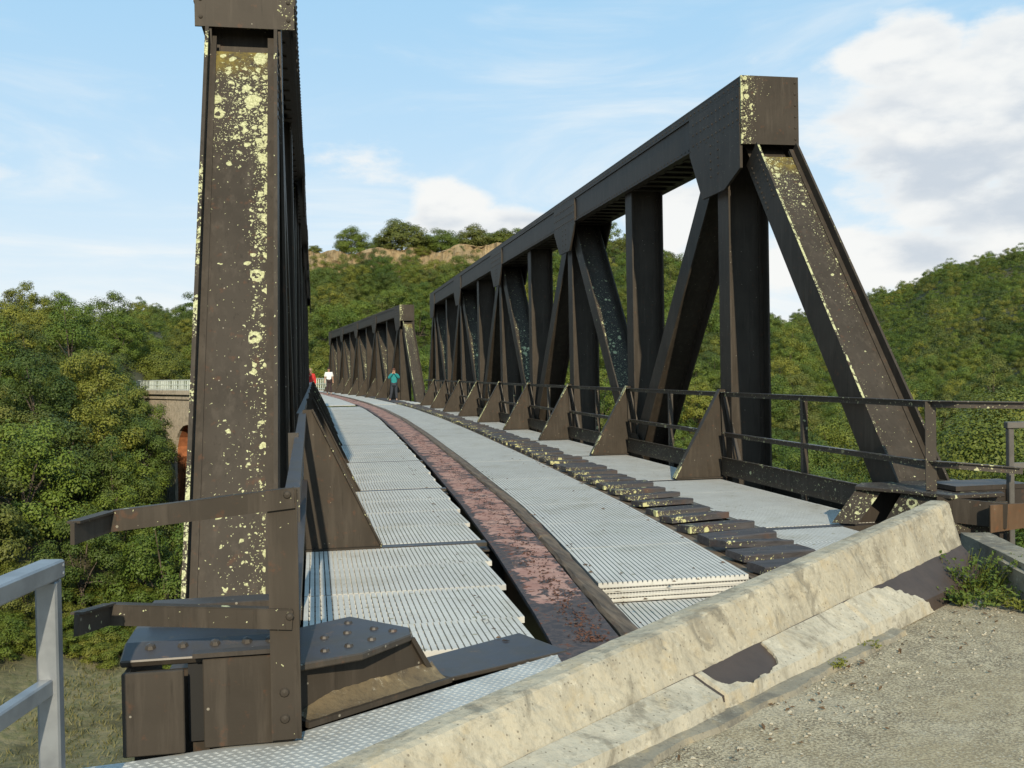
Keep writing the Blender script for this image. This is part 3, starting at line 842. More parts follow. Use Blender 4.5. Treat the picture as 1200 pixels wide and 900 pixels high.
M_SAND = concrete_mat('caked_dirt', (.15, .115, .065), (.09, .068, .042), stain=(.05, .04, .028))
mb = MB(); ns_ = 60                      # dirt caked in the angle between web and foot
for i in range(ns_+1):
    s_ = Lw*i/ns_; fade = smooth(-.05, .2, s_)
    for k in range(6):
        f = k/5; w = noise.noise(Vector((s_*9, f*2, 3)))*.5+noise.noise(Vector((s_*30, f*6, 1)))*.5
        mb.v.append(tuple(lp(s_, .022+(.055*fade+.012*w)*(1-f)**1.3, .001+f*(.092+.012*w))))
for i in range(ns_):
    for k in range(5): a = i*6+k; mb.f.append((a, a+1, a+7, a+6)); mb.m.append(0)
mb.build('caked_dirt', M_SAND, br, smooth=True)

# left end box under the foot of the left truss
bo = empty('bearing_box', (-.4, 4.2, 0), label='brown steel box with slot and sloping riveted lid under the left end post', cat='steel box')
mb = MB(); mb.box(-.72, -.50, 3.90, 3.925, .0, .31); mb.build('front_plate', M_STEEL, bo, bevel=.004)
mb = MB(); mb.box(-.435, -.10, 3.93, 3.955, .0, .335); mb.build('front_plate', M_STEEL, bo, bevel=.004)
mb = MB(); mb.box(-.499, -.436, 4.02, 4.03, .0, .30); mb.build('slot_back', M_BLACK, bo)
mb = MB(); mb.box(-.72, -.70, 3.926, 4.75, .0, .30); mb.box(-.13, -.105, 3.956, 4.75, .0, .30); mb.build('side_plate', M_STEEL, bo)
mb = MB(); mb.box(-.70, -.13, 4.05, 4.075, -.7, .27); mb.build('inner_plate', M_STEEL, bo)
mb = MB(); mb.prism([(-.74, 3.98, .335), (-.74, 4.10, .375), (-.74, 4.62, .385), (-.74, 4.62, .355), (-.74, 4.0, .305)], (.64, 0, 0)); lid = mb.build('lid', M_STEELTOP, bo, bevel=.006)
mb = MB(); mb.box(-.70, -.12, 4.42, 4.55, .386, .44); mb.build('cleat', M_DARK, bo, bevel=.004)
mb = MB(); mb.box(-.47, -.17, 3.92, 3.975, .345, .362); mb.build('lip', M_DARK, bo)
mb = MB()
for x in (-.64, -.52, -.40, -.28, -.19): mb.dome((x, 4.06, .362), .022, (0, -.3, 1), .8)
mb.build('rivet', M_STEELTOP, lid, kind='stuff')
# right end counterpart
bo2 = empty('bearing_box', (5.2, 8.1, 0), label='dark lichened steel box with open side under the right end post', cat='steel box')
mb = MB(); mb.prism([(4.50, 8.25, 0), (4.66, 8.10, 0), (4.90, 8.10, .28), (4.74, 8.26, .28)], (.02, .03, 0)); 
lich(mb, lambda x, y, z: .35); mb.build('sloping_flange', M_STEEL, bo2)
mb = MB(); mb.prism([(4.86, 8.02, .0), (5.10, 7.55, .0), (5.10, 7.57, .28), (4.98, 7.92, .28)], (.02, .03, 0)); lich(mb, lambda x, y, z: .25); mb.build('web', M_STEEL, bo2)
mb = MB(); mb.prism([(4.98, 7.45, .0), (5.55, 7.30, .0), (5.55, 7.30, .26), (5.04, 7.46, .27)], (.02, .03, 0)); lich(mb, lambda x, y, z: .3); mb.build('front_plate', M_STEEL, bo2)
mb = MB(); mb.prism([(4.72, 8.24, .285), (4.95, 7.86, .285), (5.10, 7.40, .285), (5.60, 7.40, .285), (5.85, 7.95, .285), (5.85, 8.45, .285), (4.90, 8.45, .285)], (0, 0, .035))
lich(mb, lambda x, y, z: .22); mb.build('lid', M_DARK, bo2, bevel=.006)
mb = MB(); mb.prism([(4.60, 8.29, -.02), (5.2, 8.29, -.02), (5.2, 8.29, .28), (4.80, 8.29, .28)], (0, .015, 0)); mb.build('gap_shade_sheet', M_DARK, bo2)  # dark sheet added behind the open gap, stands in for its shade
mb = MB(); mb.box(5.25, 5.95, 7.55, 7.95, .33, .37); mb.build('cap_plate', M_DARK, bo2)
mb = MB(); mb.box(5.30, 5.95, 7.56, 7.58, .12, .33); mb.build('cap_side', M_DARK, bo2)
mb = MB(); mb.bar((5.05, 7.52, .20), (5.42, 7.14, .17), .03, .20); mb.build('brace', M_STEEL, bo2)
mb = MB(); mb.prism([(5.24, 7.10, .05), (5.66, 7.24, .05), (5.66, 7.24, .25), (5.24, 7.10, .27)], (.01, .03, 0)); mb.build('rusty_plate', M_RUST, bo2, label='rust-orange end plate')
mb = MB(); mb.box(4.95, 5.8, 7.6, 8.4, -.72, -.01); mb.build('base_block', M_DARK, bo2)
br2 = empty('bearing_pedestal', (-.4, 4.6, -.75), label='dark steel pedestal below the left end post', cat='pedestal')
mb = MB(); mb.box(-.78, -.12, 4.2, 6.2, -.75, -.45); mb.box(-.74, -.16, 4.25, 6.15, -.45, -.06); mb.build('pedestal_body', M_DARK, br2)

# ------------------------------------------------------------------ deck: floor beams, stringers, gratings, curved track members
def interp(tab, y):
    if y <= tab[0][0]: (a, va), (b, vb) = tab[0], tab[1]
    elif y >= tab[-1][0]: (a, va), (b, vb) = tab[-2], tab[-1]
    else:
        for (a, va), (b, vb) in zip(tab, tab[1:]):
            if a <= y <= b: break
    return va+(vb-va)*(y-a)/(b-a)
# plan positions of the curving track, read off the deck plane (Y, X)
TL = [(4.0, 1.08), (4.8, 1.15), (5.64, 1.22), (7.95, 1.37), (10.6, 1.50), (15, 1.66), (22.2, 1.84), (31, 1.99), (39.7, 2.0), (48, 1.80), (57, 1.44), (72.8, .55), (86, -.55)]
def x_strip_l(y): return interp(TL, y)
def strip_w(y): return .37+.10*smooth(5, 11, y)+.10*smooth(12, 30, y)
def x_strip_r(y): return x_strip_l(y)+strip_w(y)
def x_gr_l(y): return x_strip_r(y)+.15+.02*smooth(8, 20, y)
def x_gr_r(y): return x_gr_l(y)+1.06
def x_blk_l(y): return x_gr_r(y)+.09
def x_blk_r(y): return x_blk_l(y)+.62-.14*smooth(12, 30, y)

def clip_y(x, off): return (off+SN.x*x)/(-SN.y)      # nearest y allowed behind the barrier at x
deck = empty('walkway_deck', (2.4, 25, -.05), kind='structure', label='pale galvanised grating deck of the bridge, laid in panels')
def grating(x0, x1, y0, y1, z=0.0, x0b=None, x1b=None, parent=deck, name='grating_panel', pitch=.034, clip=None, ribw=.026, closed=True):
    """ribs along y with thin open slots, two cross bars underneath; x0b/x1b = edges at the far end"""
    x0b = x0 if x0b is None else x0b; x1b = x1 if x1b is None else x1b
    n = max(4, int((x1-x0)/pitch)); w = ribw/.034
    A_ = np.zeros((n, 8, 3)); F = []
    for i in range(n):
        a, b = i/n, (i+w)/n
        xs = (x0+(x1-x0)*a, x0+(x1-x0)*b, x0b+(x1b-x0b)*b, x0b+(x1b-x0b)*a); ys = (y0, y0, y1, y1)
        if clip is not None: ys = tuple(max(yy, min(y1-.01, clip_y(xx, clip))) for xx, yy in zip(xs, ys))
        for k in range(4): A_[i, k] = (xs[k], ys[k], z-.030); A_[i, k+4] = (xs[k], ys[k], z)
        o = i*8; F += [(o+4, o+5, o+6, o+7), (o, o+1, o+5, o+4), (o+1, o+2, o+6, o+5), (o+2, o+3, o+7, o+6), (o+3, o, o+4, o+7)]
    V = A_.reshape(-1, 3); mb = MB(); mb.v = [tuple(v) for v in V]; mb.f = F; mb.m = [0]*len(F)
    nb = max(3, int((y1-y0)/.12))
    for i in range(nb+1):
        k = i/nb; y = y0+(y1-y0)*k; y = min(max(y, y0+.004), y1-.004)
        if clip is not None and y < clip_y(x1, clip)+.02: continue
        mb.box(x0+(x0b-x0)*k+.002, x1+(x1b-x1)*k-.012, y-.003, y+.003, z-.034, z-.012)
    # binding bar on the near and far ends, a hair lower than the ribs
    for y in ((y0-.004, y1+.001) if clip is None and closed else (y1+.001,)):
        k = 0 if y < (y0+y1)/2 else 1
        mb.box((x0b if k else x0), (x1b if k else x1)-.008, y, y+.003, z-.036, z-.003)
    return mb.build(name, M_GRATE, parent)
# left lane. bays between floor beams at 8.22 + k*3.94
beams = [8.22+P*k for k in range(10)]
def lane_left(y0, y1, n):
    for i in range(n):
        a = y0+(y1-y0)*i/n+.002; b = y0+(y1-y0)*(i+1)/n-.002
        xr = x_strip_l(a)-.045 + random.uniform(-.012, .008)
        grating(-.09, xr, a, b, random.uniform(-.0015, .0015))
def skew_y(x, off): return (-off+SN.x*x)/(-SN.y)      # y of the line offset 'off' (towards viewer negative)
# first bay with a skewed near end, behind the bracket
for i, (a, b) in enumerate(((5.05, 5.62), (5.63, 6.48), (6.49, 7.34), (7.35, 8.12))):
    xr = x_strip_l(a)-.06
    x0 = -.09 if i else .28
    grating(x0, xr, a, b, -.004*(i % 2))
mbk = MB()
for a, b in zip(beams, beams[1:]): lane_left(a+.07, b-.07, 4)
# right of the strip: lane between strip and sleeper stubs (raised stack at its near end)
y = 6.36
while y < 44.5:
    y1 = y+1.30
    grating(x_gr_l(y), x_gr_r(y), y, y1-.004, random.uniform(-.0015, .0015), x_gr_l(y1), x_gr_r(y1), closed=y > 6.5); y = y1
for k in range(3):
    grating(x_gr_l(6.36)+.01, x_gr_r(6.36)-.005*k, 6.37+.004*k, 7.6, -.036-.034*k, x_gr_l(7.6)+.01, x_gr_r(7.6), ribw=.009, closed=False, pitch=.022)
    mb = MB()
    for zz in (-.038, -.064): mb.box(x_gr_l(6.36)+.01, x_gr_r(6.36)-.005*k, 6.366+.004*k, 6.370+.004*k, zz-.034*k, zz-.034*k+.006)
    mb.build('grating_edge', M_GRATE, deck)
for a, b in ((4.9, 5.7), (5.71, 6.36)): grating(x_gr_l(a)+.02, x_gr_r(a)+.06, a, b, -.14, x_gr_l(b)+.02, x_gr_r(b)+.06, clip=2.93)
# right-hand lane beside the railing
for a, b in zip([4.28]+beams, beams):
    if a < 5: a = 6.1
    n = 3
    for i in range(n):
        ya = a+.07+(b-a-.14)*i/n; yb = a+.07+(b-a-.14)*(i+1)/n-.005
        grating(max(x_blk_r(ya), x_blk_r(yb))+.03, 5.06 if ya > 8.2 else 4.55, ya, yb, random.uniform(-.0015, .0015)-.02, clip=2.93 if ya < 8.2 else None)
# floor beams and stringers
fl = empty('floor_frame', (2.4, 25, -.6), label='dark steel floor beams and stringers under the deck gratings', cat='floor frame')
for y in beams:
    mb = MB(); mb.box(-.10, x_strip_l(y)-.02, y-.064, y+.064, -.035, -.003); mb.box(x_blk_r(y)+.06, 5.15, y-.064, y+.064, -.06, -.023); mb.box(-.10, 5.15, y-.012, y+.012, -.62, -.075); mb.box(-.10, 5.15, y-.13, y+.13, -.65, -.621)
    mb.box(-.10, 5.15, y-.084, y+.084, -.075, -.061)
    mb.build('floor_beam', M_STEELTOP, fl)
for xo in (.15, .75, 2.25, 3.25, 4.55):
    mb = MB(); ys = np.arange(4.9, 44.5, 2.0) if xo < 2 else np.arange(max(6.6, clip_y(xo, 3.1)+.3), 44.5, 2.0)
    for a, b in zip(ys, ys[1:]):
        dx = lambda yy: (x_strip_l(yy)-x_strip_l(7))*(.0 if xo < 1 or xo > 4 else 1)
        mb.bar((xo+dx(a), a, -.34), (xo+dx(b), b, -.34), .02, .40); mb.bar((xo+dx(a), a, -.145), (xo+dx(b), b, -.145), .18, .02)
    mb.build('stringer', M_DARK, fl)
# end beam along the skew with worn blue-black top flange
eb0, eb1 = Vector((.50, 4.72, 0)), Vector((1.12, 5.11, 0)); ed = (eb1-eb0).normalized(); en = Vector((-ed.y, ed.x, 0))
mb = MB(); mb.prism([eb0-en*.17+Vector((0, 0, -.02)), eb1-en*.25-ed*.05+Vector((0, 0, -.02)), eb1+en*.17+ed*.02+Vector((0, 0, -.02)), eb0-ed*.35+en*.17+Vector((0, 0, -.02))], (0, 0, .022))
mb.build('end_beam', M_STEELTOP, fl, bevel=.004)
mb = MB(); mb.prism([eb0-en*.01-ed*.7+Vector((0, 0, -.6)), eb1+Vector((0, 0, -.6)), eb1+en*.02+Vector((0, 0, -.6)), eb0-ed*.7+en*.02+Vector((0, 0, -.6))], (0, 0, .578)); mb.build('end_beam_web', M_DARK, fl)
# tread plate along the barrier
tread = empty('tread_plate', tuple(off_pt(2.4, -2.98, -.02)), label='grey diamond tread plate strip between the barrier and the bridge deck', cat='plate')
mb = MB(); q = [off_pt(.6, -2.86, -.03), off_pt(4.05, -2.86, -.03), off_pt(3.86, -3.24, -.03), off_pt(2.22, -3.32, -.03), off_pt(1.72, -3.55, -.03), off_pt(1.0, -3.95, -.03), off_pt(.3, -3.5, -.03)]
mb.prism([tuple(p) for p in q], (0, 0, .022)); mb.build('sheet', M_TREAD, tread)
mb = MB()
for i in range(92):
    for j in range(26):
        u = 1.05+i*.031; n = -2.88-j*.031-(.0155 if i % 2 else 0)
        if n < -3.30+.035*(u-2.25) and u > 2.25: continue
        if u <= 2.25 and n < -3.24-(2.22-u)*.6: continue
        if u > 3.86+(n+3.225)*-.5: continue
        c = off_pt(u, n, -.008); s1 = SU if (i+j) % 2 else SN; d1 = (s1*.8+(SN if (i+j) % 2 else SU)*.35).normalized(); d2_ = Vector((-d1.y, d1.x, 0))
        mb.poly([c-d1*.015, c-d2_*.006, c+d1*.015, c+d2_*.006, c+Vector((0, 0, .0042))], [(0, 1, 4), (1, 2, 4), (2, 3, 4), (3, 0, 4)])
mb.build('tread_pattern', M_TREAD, tread, kind='stuff')

# curving red-painted plate of the left track girder
def ribbon(fl_, fr_, y0, y1, z0, z1, step=.5, edge=None):
    mb = MB(); ys = list(np.arange(y0, y1, step))+[y1]; nx = 6
    for y in ys:
        a, b = fl_(y), fr_(y)
        for i in range(nx+1): mb.v.append((a+(b-a)*i/nx, y, z1))
        mb.v.append((b, y, z0)); mb.v.append((a, y, z0))
    k = nx+3
    for j in range(len(ys)-1):
        for i in range(k):
            a = j*k+i; b = j*k+(i+1) % k; mb.f.append((a, b, b+k, a+k)); mb.m.append(0)
    mb.f.append(tuple(range(k))[::-1]); mb.m.append(0); mb.f.append(tuple((len(ys)-1)*k+i for i in range(k))); mb.m.append(0)
    return mb
gl = empty('track_girder', (1.6, 20, -.3), label='curving track girder with flaking red and black painted top plate', cat='girder')
mb = ribbon(x_strip_l, x_strip_r, 4.72, 47.5, -.03, -.004, .25)
vals = []
for x, y, z in mb.v:
    f = (x-x_strip_l(y))/(x_strip_r(y)-x_strip_l(y)); vals.append(min(1, max(0, .45*smooth(.22, .0, f)+.9*smooth(6.1, 5.3, y)+.12*smooth(.8, 1, f))))
mb.a['worn'] = vals; mb.build('top_plate', M_STRIP, gl)
mb = ribbon(lambda y: x_strip_l(y)+.12, lambda y: x_strip_l(y)+.16, 4.75, 47.5, -.6, -.031, .5); mb.build('girder_web', M_DARK, gl)
# flakes of rust and old paint lifting off the plate
mb = MB()
for i in range(1300):
    y = 5.0+random.random()**1.8*18; f = min(.95, max(.08, random.gauss(.58, .14))); x = x_strip_l(y)+f*strip_w(y)
    r = random.uniform(.003, .013); a = random.uniform(0, 6.3); z = -.003
    p = [(x+math.cos(a+k*1.257)*r*random.uniform(.5, 1.2), y+math.sin(a+k*1.257)*r*random.uniform(.6, 1.6), z+random.uniform(.0, .011)) for k in range(5)]
    mb.poly(p+[(x, y, z+.004)], [(k, (k+1) % 5, 5) for k in range(5)])
M_FLAKE = plain('rust_flake', (.13, .055, .032), .9, 0, 20, .5, 0)
mb.build('flaking_paint', M_FLAKE, gl, kind='stuff')
# weathered baulks on the right edge of the plate
mbY = 5.05; first = True
while mbY < 46:
    y1 = min(mbY+random.uniform(2.2, 3.4), 46.2); mb = MB(); ys = list(np.linspace(mbY+.01, y1-.01, 16)); k = 5
    for y in ys:
        j1 = .014*noise.noise(Vector((y*5, 0, 1)))+.012*noise.noise(Vector((y*17, 2, 1))); j2 = .010*noise.noise(Vector((y*4, 3, 1)))
        a = x_strip_r(y)+.012+j1; b = x_gr_l(y)-.015+j2; zt = .012+j2
        mb.v += [(a, y, -.16), (a, y, zt-.02+j1), (a+.02, y, zt), (b-.015, y, zt+j1*.4), (b, y, -.16)]
    for j in range(15):
        for i in range(k-1): c = j*k+i; mb.f.append((c, c+k, c+k+1, c+1)); mb.m.append(0)
    mb.f.append(tuple(range(k))); mb.m.append(0); mb.f.append(tuple(15*k+i for i in range(k))[::-1]); mb.m.append(0)
    mb.build('timber_baulk', M_WOOD, gl); mbY = y1

# sleeper stubs on the right track girder
gr = empty('track_girder', (3.4, 20, -.3), label='curving right track girder carrying a row of dark lichened sleeper stubs', cat='girder')
mb = ribbon(lambda y: x_gr_r(y)+.02, lambda y: x_gr_r(y)+.17, 5.85, 47, -.16, -.034, .5); mb.build('timber_edge', M_WOOD, gr)
mb = ribbon(lambda y: x_blk_l(y)+.03, lambda y: x_blk_r(y)-.03, 6.25, 47, -.20, -.030, .5); mb.build('girder_flange', M_DARK, gr)
ys = [6.48, 6.92, 7.32, 7.70]; y = 8.28
while y < 46.5: ys.append(y); y += .545
for i, y in enumerate(ys):
    L = x_blk_r(y)-x_blk_l(y)+random.uniform(-.03, .04); wd_ = random.uniform(.20, .24); h = random.uniform(.05, .066); zt = .034+random.uniform(-.012, .012)
    tilt = random.uniform(-.06, .06); sk = R(random.uniform(-3, 3))+.13; tx = random.uniform(-.03, .03)
    if i < 3: sk += .12; tx -= .04
    mb = MB(); nx, ny = 8, 3; cx = x_blk_l(y); rows = []
    def bp(s, t_, z):
        x = s*L; yy = (t_-.5)*wd_; zz = z+(t_-.5)*wd_*tilt*1.5+(s-.5)*L*tx
        return (cx+x*math.cos(sk)-yy*math.sin(sk), y+x*math.sin(sk)+yy*math.cos(sk), zz)
    ring = lambda s: [bp(s, 0, zt-h), bp(s, .35, zt-h), bp(s, 1, zt-h), bp(s, 1, zt-.008), bp(s, .96, zt), bp(s, .5, zt+random.uniform(-.003, .003)), bp(s, .04, zt), bp(s, -.01, zt-.008), bp(s, 0, zt-h*.55)]
    for a in range(nx+1): mb.v += ring(a/nx)
    k = 9
    for a in range(nx):
        for c in range(k): mb.f.append((a*k+c, a*k+(c+1) % k, (a+1)*k+(c+1) % k, (a+1)*k+c)); mb.m.append(0)
    mb.f.append(tuple(range(k))[::-1]); mb.m.append(0); mb.f.append(tuple(nx*k+c for c in range(k))); mb.m.append(0)
    mb.f = [f[::-1] for f in mb.f]
    amt = .25 if i < 4 else .75
    vals = []
    for q, v in enumerate(mb.v):
        s = (q//k)/nx; c = q % k
        vals.append(amt*(smooth(.75, .15, s) if c in (7, 8, 0) else .55*smooth(.4, 0, s) if c == 6 else .12))
    mb.a['lichen'] = vals
    mb.build('sleeper_stub', M_BLOCK, gr)
# second span's floor, far away: one mesh for the panels
root2 = empty('walkway_deck', tuple(span2((2.4, 25, -.05))), kind='structure', label='far grating deck of the second span')
def track_pt(fn, y): return fn(y)
mb = MB()
for i in range(36):
    ya = 46.0+i*1.2; yb = ya+1.18
    mid = x_strip_l((ya+yb)/2)
    lft = -1.0-.095*(ya-46)
    rgt = 4.95-.095*(ya-46)
    sg = [(lft, x_strip_l(ya)-.06), (x_gr_l(ya), x_gr_r(ya)), (x_blk_r(ya)+.05, rgt)]
    for a, b in sg:
        if b-a > .15: mb.box(a, b, ya, yb, -.03, 0)
mb.build('grating_field', M_GRATE, root2, kind='stuff')
far = empty('track_girder', (1.0, 66, -.3), label='far end of the curving track between the two people', cat='girder')
ribbon(x_strip_l, x_strip_r, 47.6, 90, -.03, -.004, 1).build('top_plate', M_STRIP, far)
ribbon(lambda y: x_strip_r(y)+.01, lambda y: x_gr_l(y)-.01, 46.3, 90, -.16, .02, 1).build('timber_baulk', M_WOOD, far)
ribbon(lambda y: x_gr_r(y)+.02, lambda y: x_blk_r(y), 47.1, 90, -.16, .05, 1).build('sleeper_row', M_BLOCK, far)

# ------------------------------------------------------------------ railings on the bridge
def rail_angle(mb, p, q, s=.055, th=.008):
    mb.bar(p, q, s, th); d = Vector((0, 0, -s/2))
    mb.bar(Vector(p)+d+Vector((s/2-.004, 0, 0)), Vector(q)+d+Vector((s/2-.004, 0, 0)), th, s)
rr = empty('bridge_railing', (5.10, 8, 0), label='dark steel railing along the right side of the deck, bent outward at its near end', cat='railing')
nodes = [12.16+P*k for k in range(9)]
mb = MB()
yl = [7.73]+nodes+[47.5]
for a, b in zip(yl, yl[1:]): rail_angle(mb, (5.10, a, 1.085), (5.10, b, 1.085))
rail_angle(mb, (5.10, 7.73, 1.085), (5.20, 7.50, 1.085)); rail_angle(mb, (5.20, 7.50, 1.085), (5.66, 7.22, 1.075)); lich(mb, lambda x, y, z: .12); mb.build('top_rail', M_STEELTOP, rr)
mb = MB()
for a, b in zip(yl, yl[1:]): rail_angle(mb, (5.09, a+.03, .575), (5.09, b-.10, .575))
rail_angle(mb, (5.10, 7.73, .575), (5.22, 7.50, .575)); rail_angle(mb, (5.22, 7.50, .575), (5.70, 7.34, .53)); lich(mb, lambda x, y, z: .22); mb.build('middle_rail', M_STEELTOP, rr)
mb = MB()
for a, b in zip([8.5]+nodes, nodes): mb.box(5.085, 5.10, a+.05, b-.06, .03, .26); mb.box(5.06, 5.10, a+.05, b-.06, .255, .262)
lich(mb, lambda x, y, z: .10); mb.build('toe_board', M_STEEL, rr)
for y in [7.73, 10.0]+[n_+P/2 for n_ in nodes[:-1]]:
    mb = MB(); zb = .32 if y < 8 else -.05
    mb.box(5.115, 5.125, y-.03, y+.03, zb, 1.08); mb.box(5.125, 5.175, y-.03, y-.02, zb, 1.08)
    if y < 8: mb.box(5.07, 5.115, y-.035, y-.026, .33, 1.08)
    lich(mb, lambda x, yy, z: .06); mb.build('post', M_STEELTOP, rr)
for y in nodes:
    mb = MB(); mb.bar((5.12, y-.07, 1.08), (5.30, y-.22, .02), .05, .012, (0, 1, 0)); mb.bar((5.115, y-.04, 1.08), (5.14, y-.04, .0), .045, .01, (0, 1, 0)); mb.build('strut', M_STEELTOP, rr)

lr = empty('bridge_railing', (-.1, 4, 0), label='brown steel railing along the left side with arms bent out over the valley', cat='railing')
mb = MB()
rail_angle(mb, (-.09, 3.90, .97), (-.10, 8.2, 1.09)); 
for k in range(9): rail_angle(mb, (-.12, 8.2+P*k, 1.09), (-.12, 8.2+P*(k+1), 1.09))
mb.build('top_rail', M_STEELTOP, lr)
mb = MB(); rail_angle(mb, (-.10, 3.92, .50), (-.10, 8.2, .56))
for k in range(9): rail_angle(mb, (-.14, 8.25+P*k, .56), (-.14, 8.1+P*(k+1), .56))
mb.build('middle_rail', M_STEELTOP, lr)
def flat_arm(pts, h, name):
    mb = MB()
    for p, q in zip(pts, pts[1:]): mb.bar(p, q, .014, h)
    for p, q in zip(pts, pts[1:]): 
        p, q = Vector(p)+Vector((0, .02, h/2)), Vector(q)+Vector((0, .02, h/2)); mb.bar(p, q, .045, .008)
    lich(mb, lambda x, y, z: .04); return mb.build(name, M_STEEL, lr)
flat_arm([(-.085, 3.885, .935), (-.745, 3.885, .875), (-.80, 3.56, .885)], .072, 'bent_top_arm')
flat_arm([(-.10, 3.885, .475), (-.755, 3.885, .535), (-.80, 3.58, .575)], .072, 'bent_lower_arm')
mb = MB(); mb.box(-.185, -.085, 3.895, 3.905, .02, .93); mb.box(-.085, -.075, 3.895, 3.975, .02, .97)
lich(mb, lambda x, y, z: .03); o = mb.build('post', M_STEEL, lr)
mb = MB()
for z in (.10, .20): mb.dome((-.135, 3.895, z), .020, (0, -1, 0), .6, 9)
for z in (.49, .95): mb.dome((-.11, 3.877, z), .016, (0, -1, 0), .6, 8)
mb.build('bolt', M_STEEL, o, kind='stuff')
for y in (6.1, 10.2, 14.1, 18.0):
    mb = MB(); mb.box(-.11, -.10, y-.03, y+.03, -.05, 1.06); mb.box(-.16, -.111, y-.03, y-.02, -.05, 1.06); lich(mb, lambda x, yy, z: .3*smooth(.6, .1, z)); mb.build('post', M_STEELTOP, lr)

# ------------------------------------------------------------------ galvanised railings on the road side
M_OLDGALV = plain('dull_rail_steel', (.12, .112, .10), .6, .2, 7, .3, .1)
def galv(name, pts, z0, zt, zm, label, s=.062, M_GALV=M_GALV):
    root = empty(name, (pts[0][0], pts[0][1], z0), label=label, cat='railing')
    for p, q in zip(pts, pts[1:]):
        mb = MB(); a, b = Vector((*p, zt-.028)), Vector((*q, zt-.028)); d = (b-a).normalized(); mb.bar(a-d*.035, b, .075, .056); mb.build('top_rail', M_GALV, root, bevel=.006)
        mb = MB(); mb.bar((*p, zm), (*q, zm), .04, .05); mb.build('middle_rail', M_GALV, root, bevel=.005)
    for p in pts:
        mb = MB(); mb.box(p[0]-s/2, p[0]+s/2, p[1]-s/2, p[1]+s/2, z0, zt-.057); o = mb.build('post', M_GALV, root, bevel=.006)
    mb = MB(); p, q = Vector((*pts[0], 0)), Vector((*pts[1], 0)); d = (q-p).normalized(); r = Vector((d.y, -d.x, 0))
    for e in (-1, 1): mb.dome((p.x-d.x*.02-r.x*.0377, p.y-d.y*.02-r.y*.0377, zt-.028+e*.012), .006, tuple(-r))
    mb.build('screw', M_GALV, root, kind='stuff')
    return root
galv('galvanised_railing', [(-.79, 3.2), (-.96, 2.35), (-1.25, .9), (-1.6, -.9)], -.6, .86, .49, 'grey galvanised handrail at the lower left corner')
galv('galvanised_railing', [(5.75, 7.53), (6.75, 7.28), (7.8, 7.0)], -.5, .90, .53, 'slim dull grey-brown railing at the right edge, past the rusty plate', s=.05, M_GALV=M_OLDGALV)

# ------------------------------------------------------------------ masonry viaduct beyond, curving away to the left
vp0 = at_dist(420, 440, 95); 
via = empty('viaduct', (-10, 112, -14), label='pale stone arch viaduct with orange brick arch, far left among the trees', cat='viaduct')
VA, VB = Vector((-1.0, 90.5, 0)), None
c_l = at_dist(150, 456, 128); c_r = at_dist(223, 456, 111)
path = [Vector((-1.2, 90, 0)), Vector((-4.2, 99, 0)), Vector((c_r.x, c_r.y, 0)), Vector((c_l.x, c_l.y, 0)), Vector((c_l.x-22, c_l.y+10, 0))]
def seg_frame(a, b):
    d = (b-a).normalized(); n = Vector((-d.y, d.x, 0))     # left side
    return d, n
mbd = MB(); mbr = MB(); mbp = MB()
for a, b in zip(path, path[1:]):
    d, n = seg_frame(a, b); L = (b-a).length; w = 2.6
    mbd.prism([a+n*(w+.35), b+n*(w+.35), b-n*(w+.35), a-n*(w+.35)], (0, 0, -.45))
    mbd.prism([a+n*(w+.1)-Vector((0, 0, .46)), b+n*(w+.1)-Vector((0, 0, .46)), b-n*(w+.1)-Vector((0, 0, .46)), a-n*(w+.1)-Vector((0, 0, .46))], (0, 0, -.5))
    for sd in (1, -1):
        for z in (1.05, .55, .12): mbr.bar(a+n*sd*(w+.2)+Vector((0, 0, z)), b+n*sd*(w+.2)+Vector((0, 0, z)), .06, .06)
        k = 0.0
        while k < L: p = a+d*k+n*sd*(w+.2); mbr.box(p.x-.03, p.x+.03, p.y-.03, p.y+.03, 0, 1.05); k += .5
mbd.build('deck_slab', M_STONE, via); mbr.build('railing', M_WHITERAIL, via)
# arched walls: each face is a wall with arch openings
def arch_wall(a, b, narch, zb, zt, pier, w=2.55):
    d, n = seg_frame(a, b); L = (b-a).length; sp_ = (L-pier)/narch; r = (sp_-pier)/2; ztop_in = -3.6; zs = ztop_in-r
    mb = MB(); mi = MB(); NS = 10
    for i in range(narch):
        s0 = pier+i*sp_
        arc = [(s0+r-r*math.cos(math.pi*k/NS), zs+r*math.sin(math.pi*k/NS)) for k in range(NS+1)]
        for sd in (1, -1):
            for k in range(NS):
                q = [arc[k], arc[k+1], (arc[k+1][0], zt), (arc[k][0], zt)]
                mb.prism([a+d*s+n*sd*w+Vector((0, 0, z)) for s, z in q], tuple(-n*sd*.3))
        full = [(s0, zb)]+arc+[(s0+2*r, zb)]
        for (s, z), (s2, z2) in zip(full, full[1:]):
            q = [a+d*s+n*(w-.301)+Vector((0, 0, z)), a+d*s2+n*(w-.301)+Vector((0, 0, z2)), a+d*s2-n*(w-.301)+Vector((0, 0, z2)), a+d*s-n*(w-.301)+Vector((0, 0, z))]
            mi.poly(q, [(0, 1, 2, 3)])
    for i in range(narch+1):
        s0 = i*sp_
        mb.prism([a+d*s0+n*w+Vector((0, 0, zb)), a+d*(s0+pier)+n*w+Vector((0, 0, zb)), a+d*(s0+pier)+n*w+Vector((0, 0, zt)), a+d*s0+n*w+Vector((0, 0, zt))], tuple(-n*2*w))
    mb.build('arcade_wall', M_STONE, via); mi.build('brick_barrel', M_BRICK, via)
arch_wall(path[0], path[1], 1, -20, -.96, 1.8); arch_wall(path[1], path[2], 2, -22, -.96, 1.6); arch_wall(path[2], path[3], 3, -22, -.96, .9)
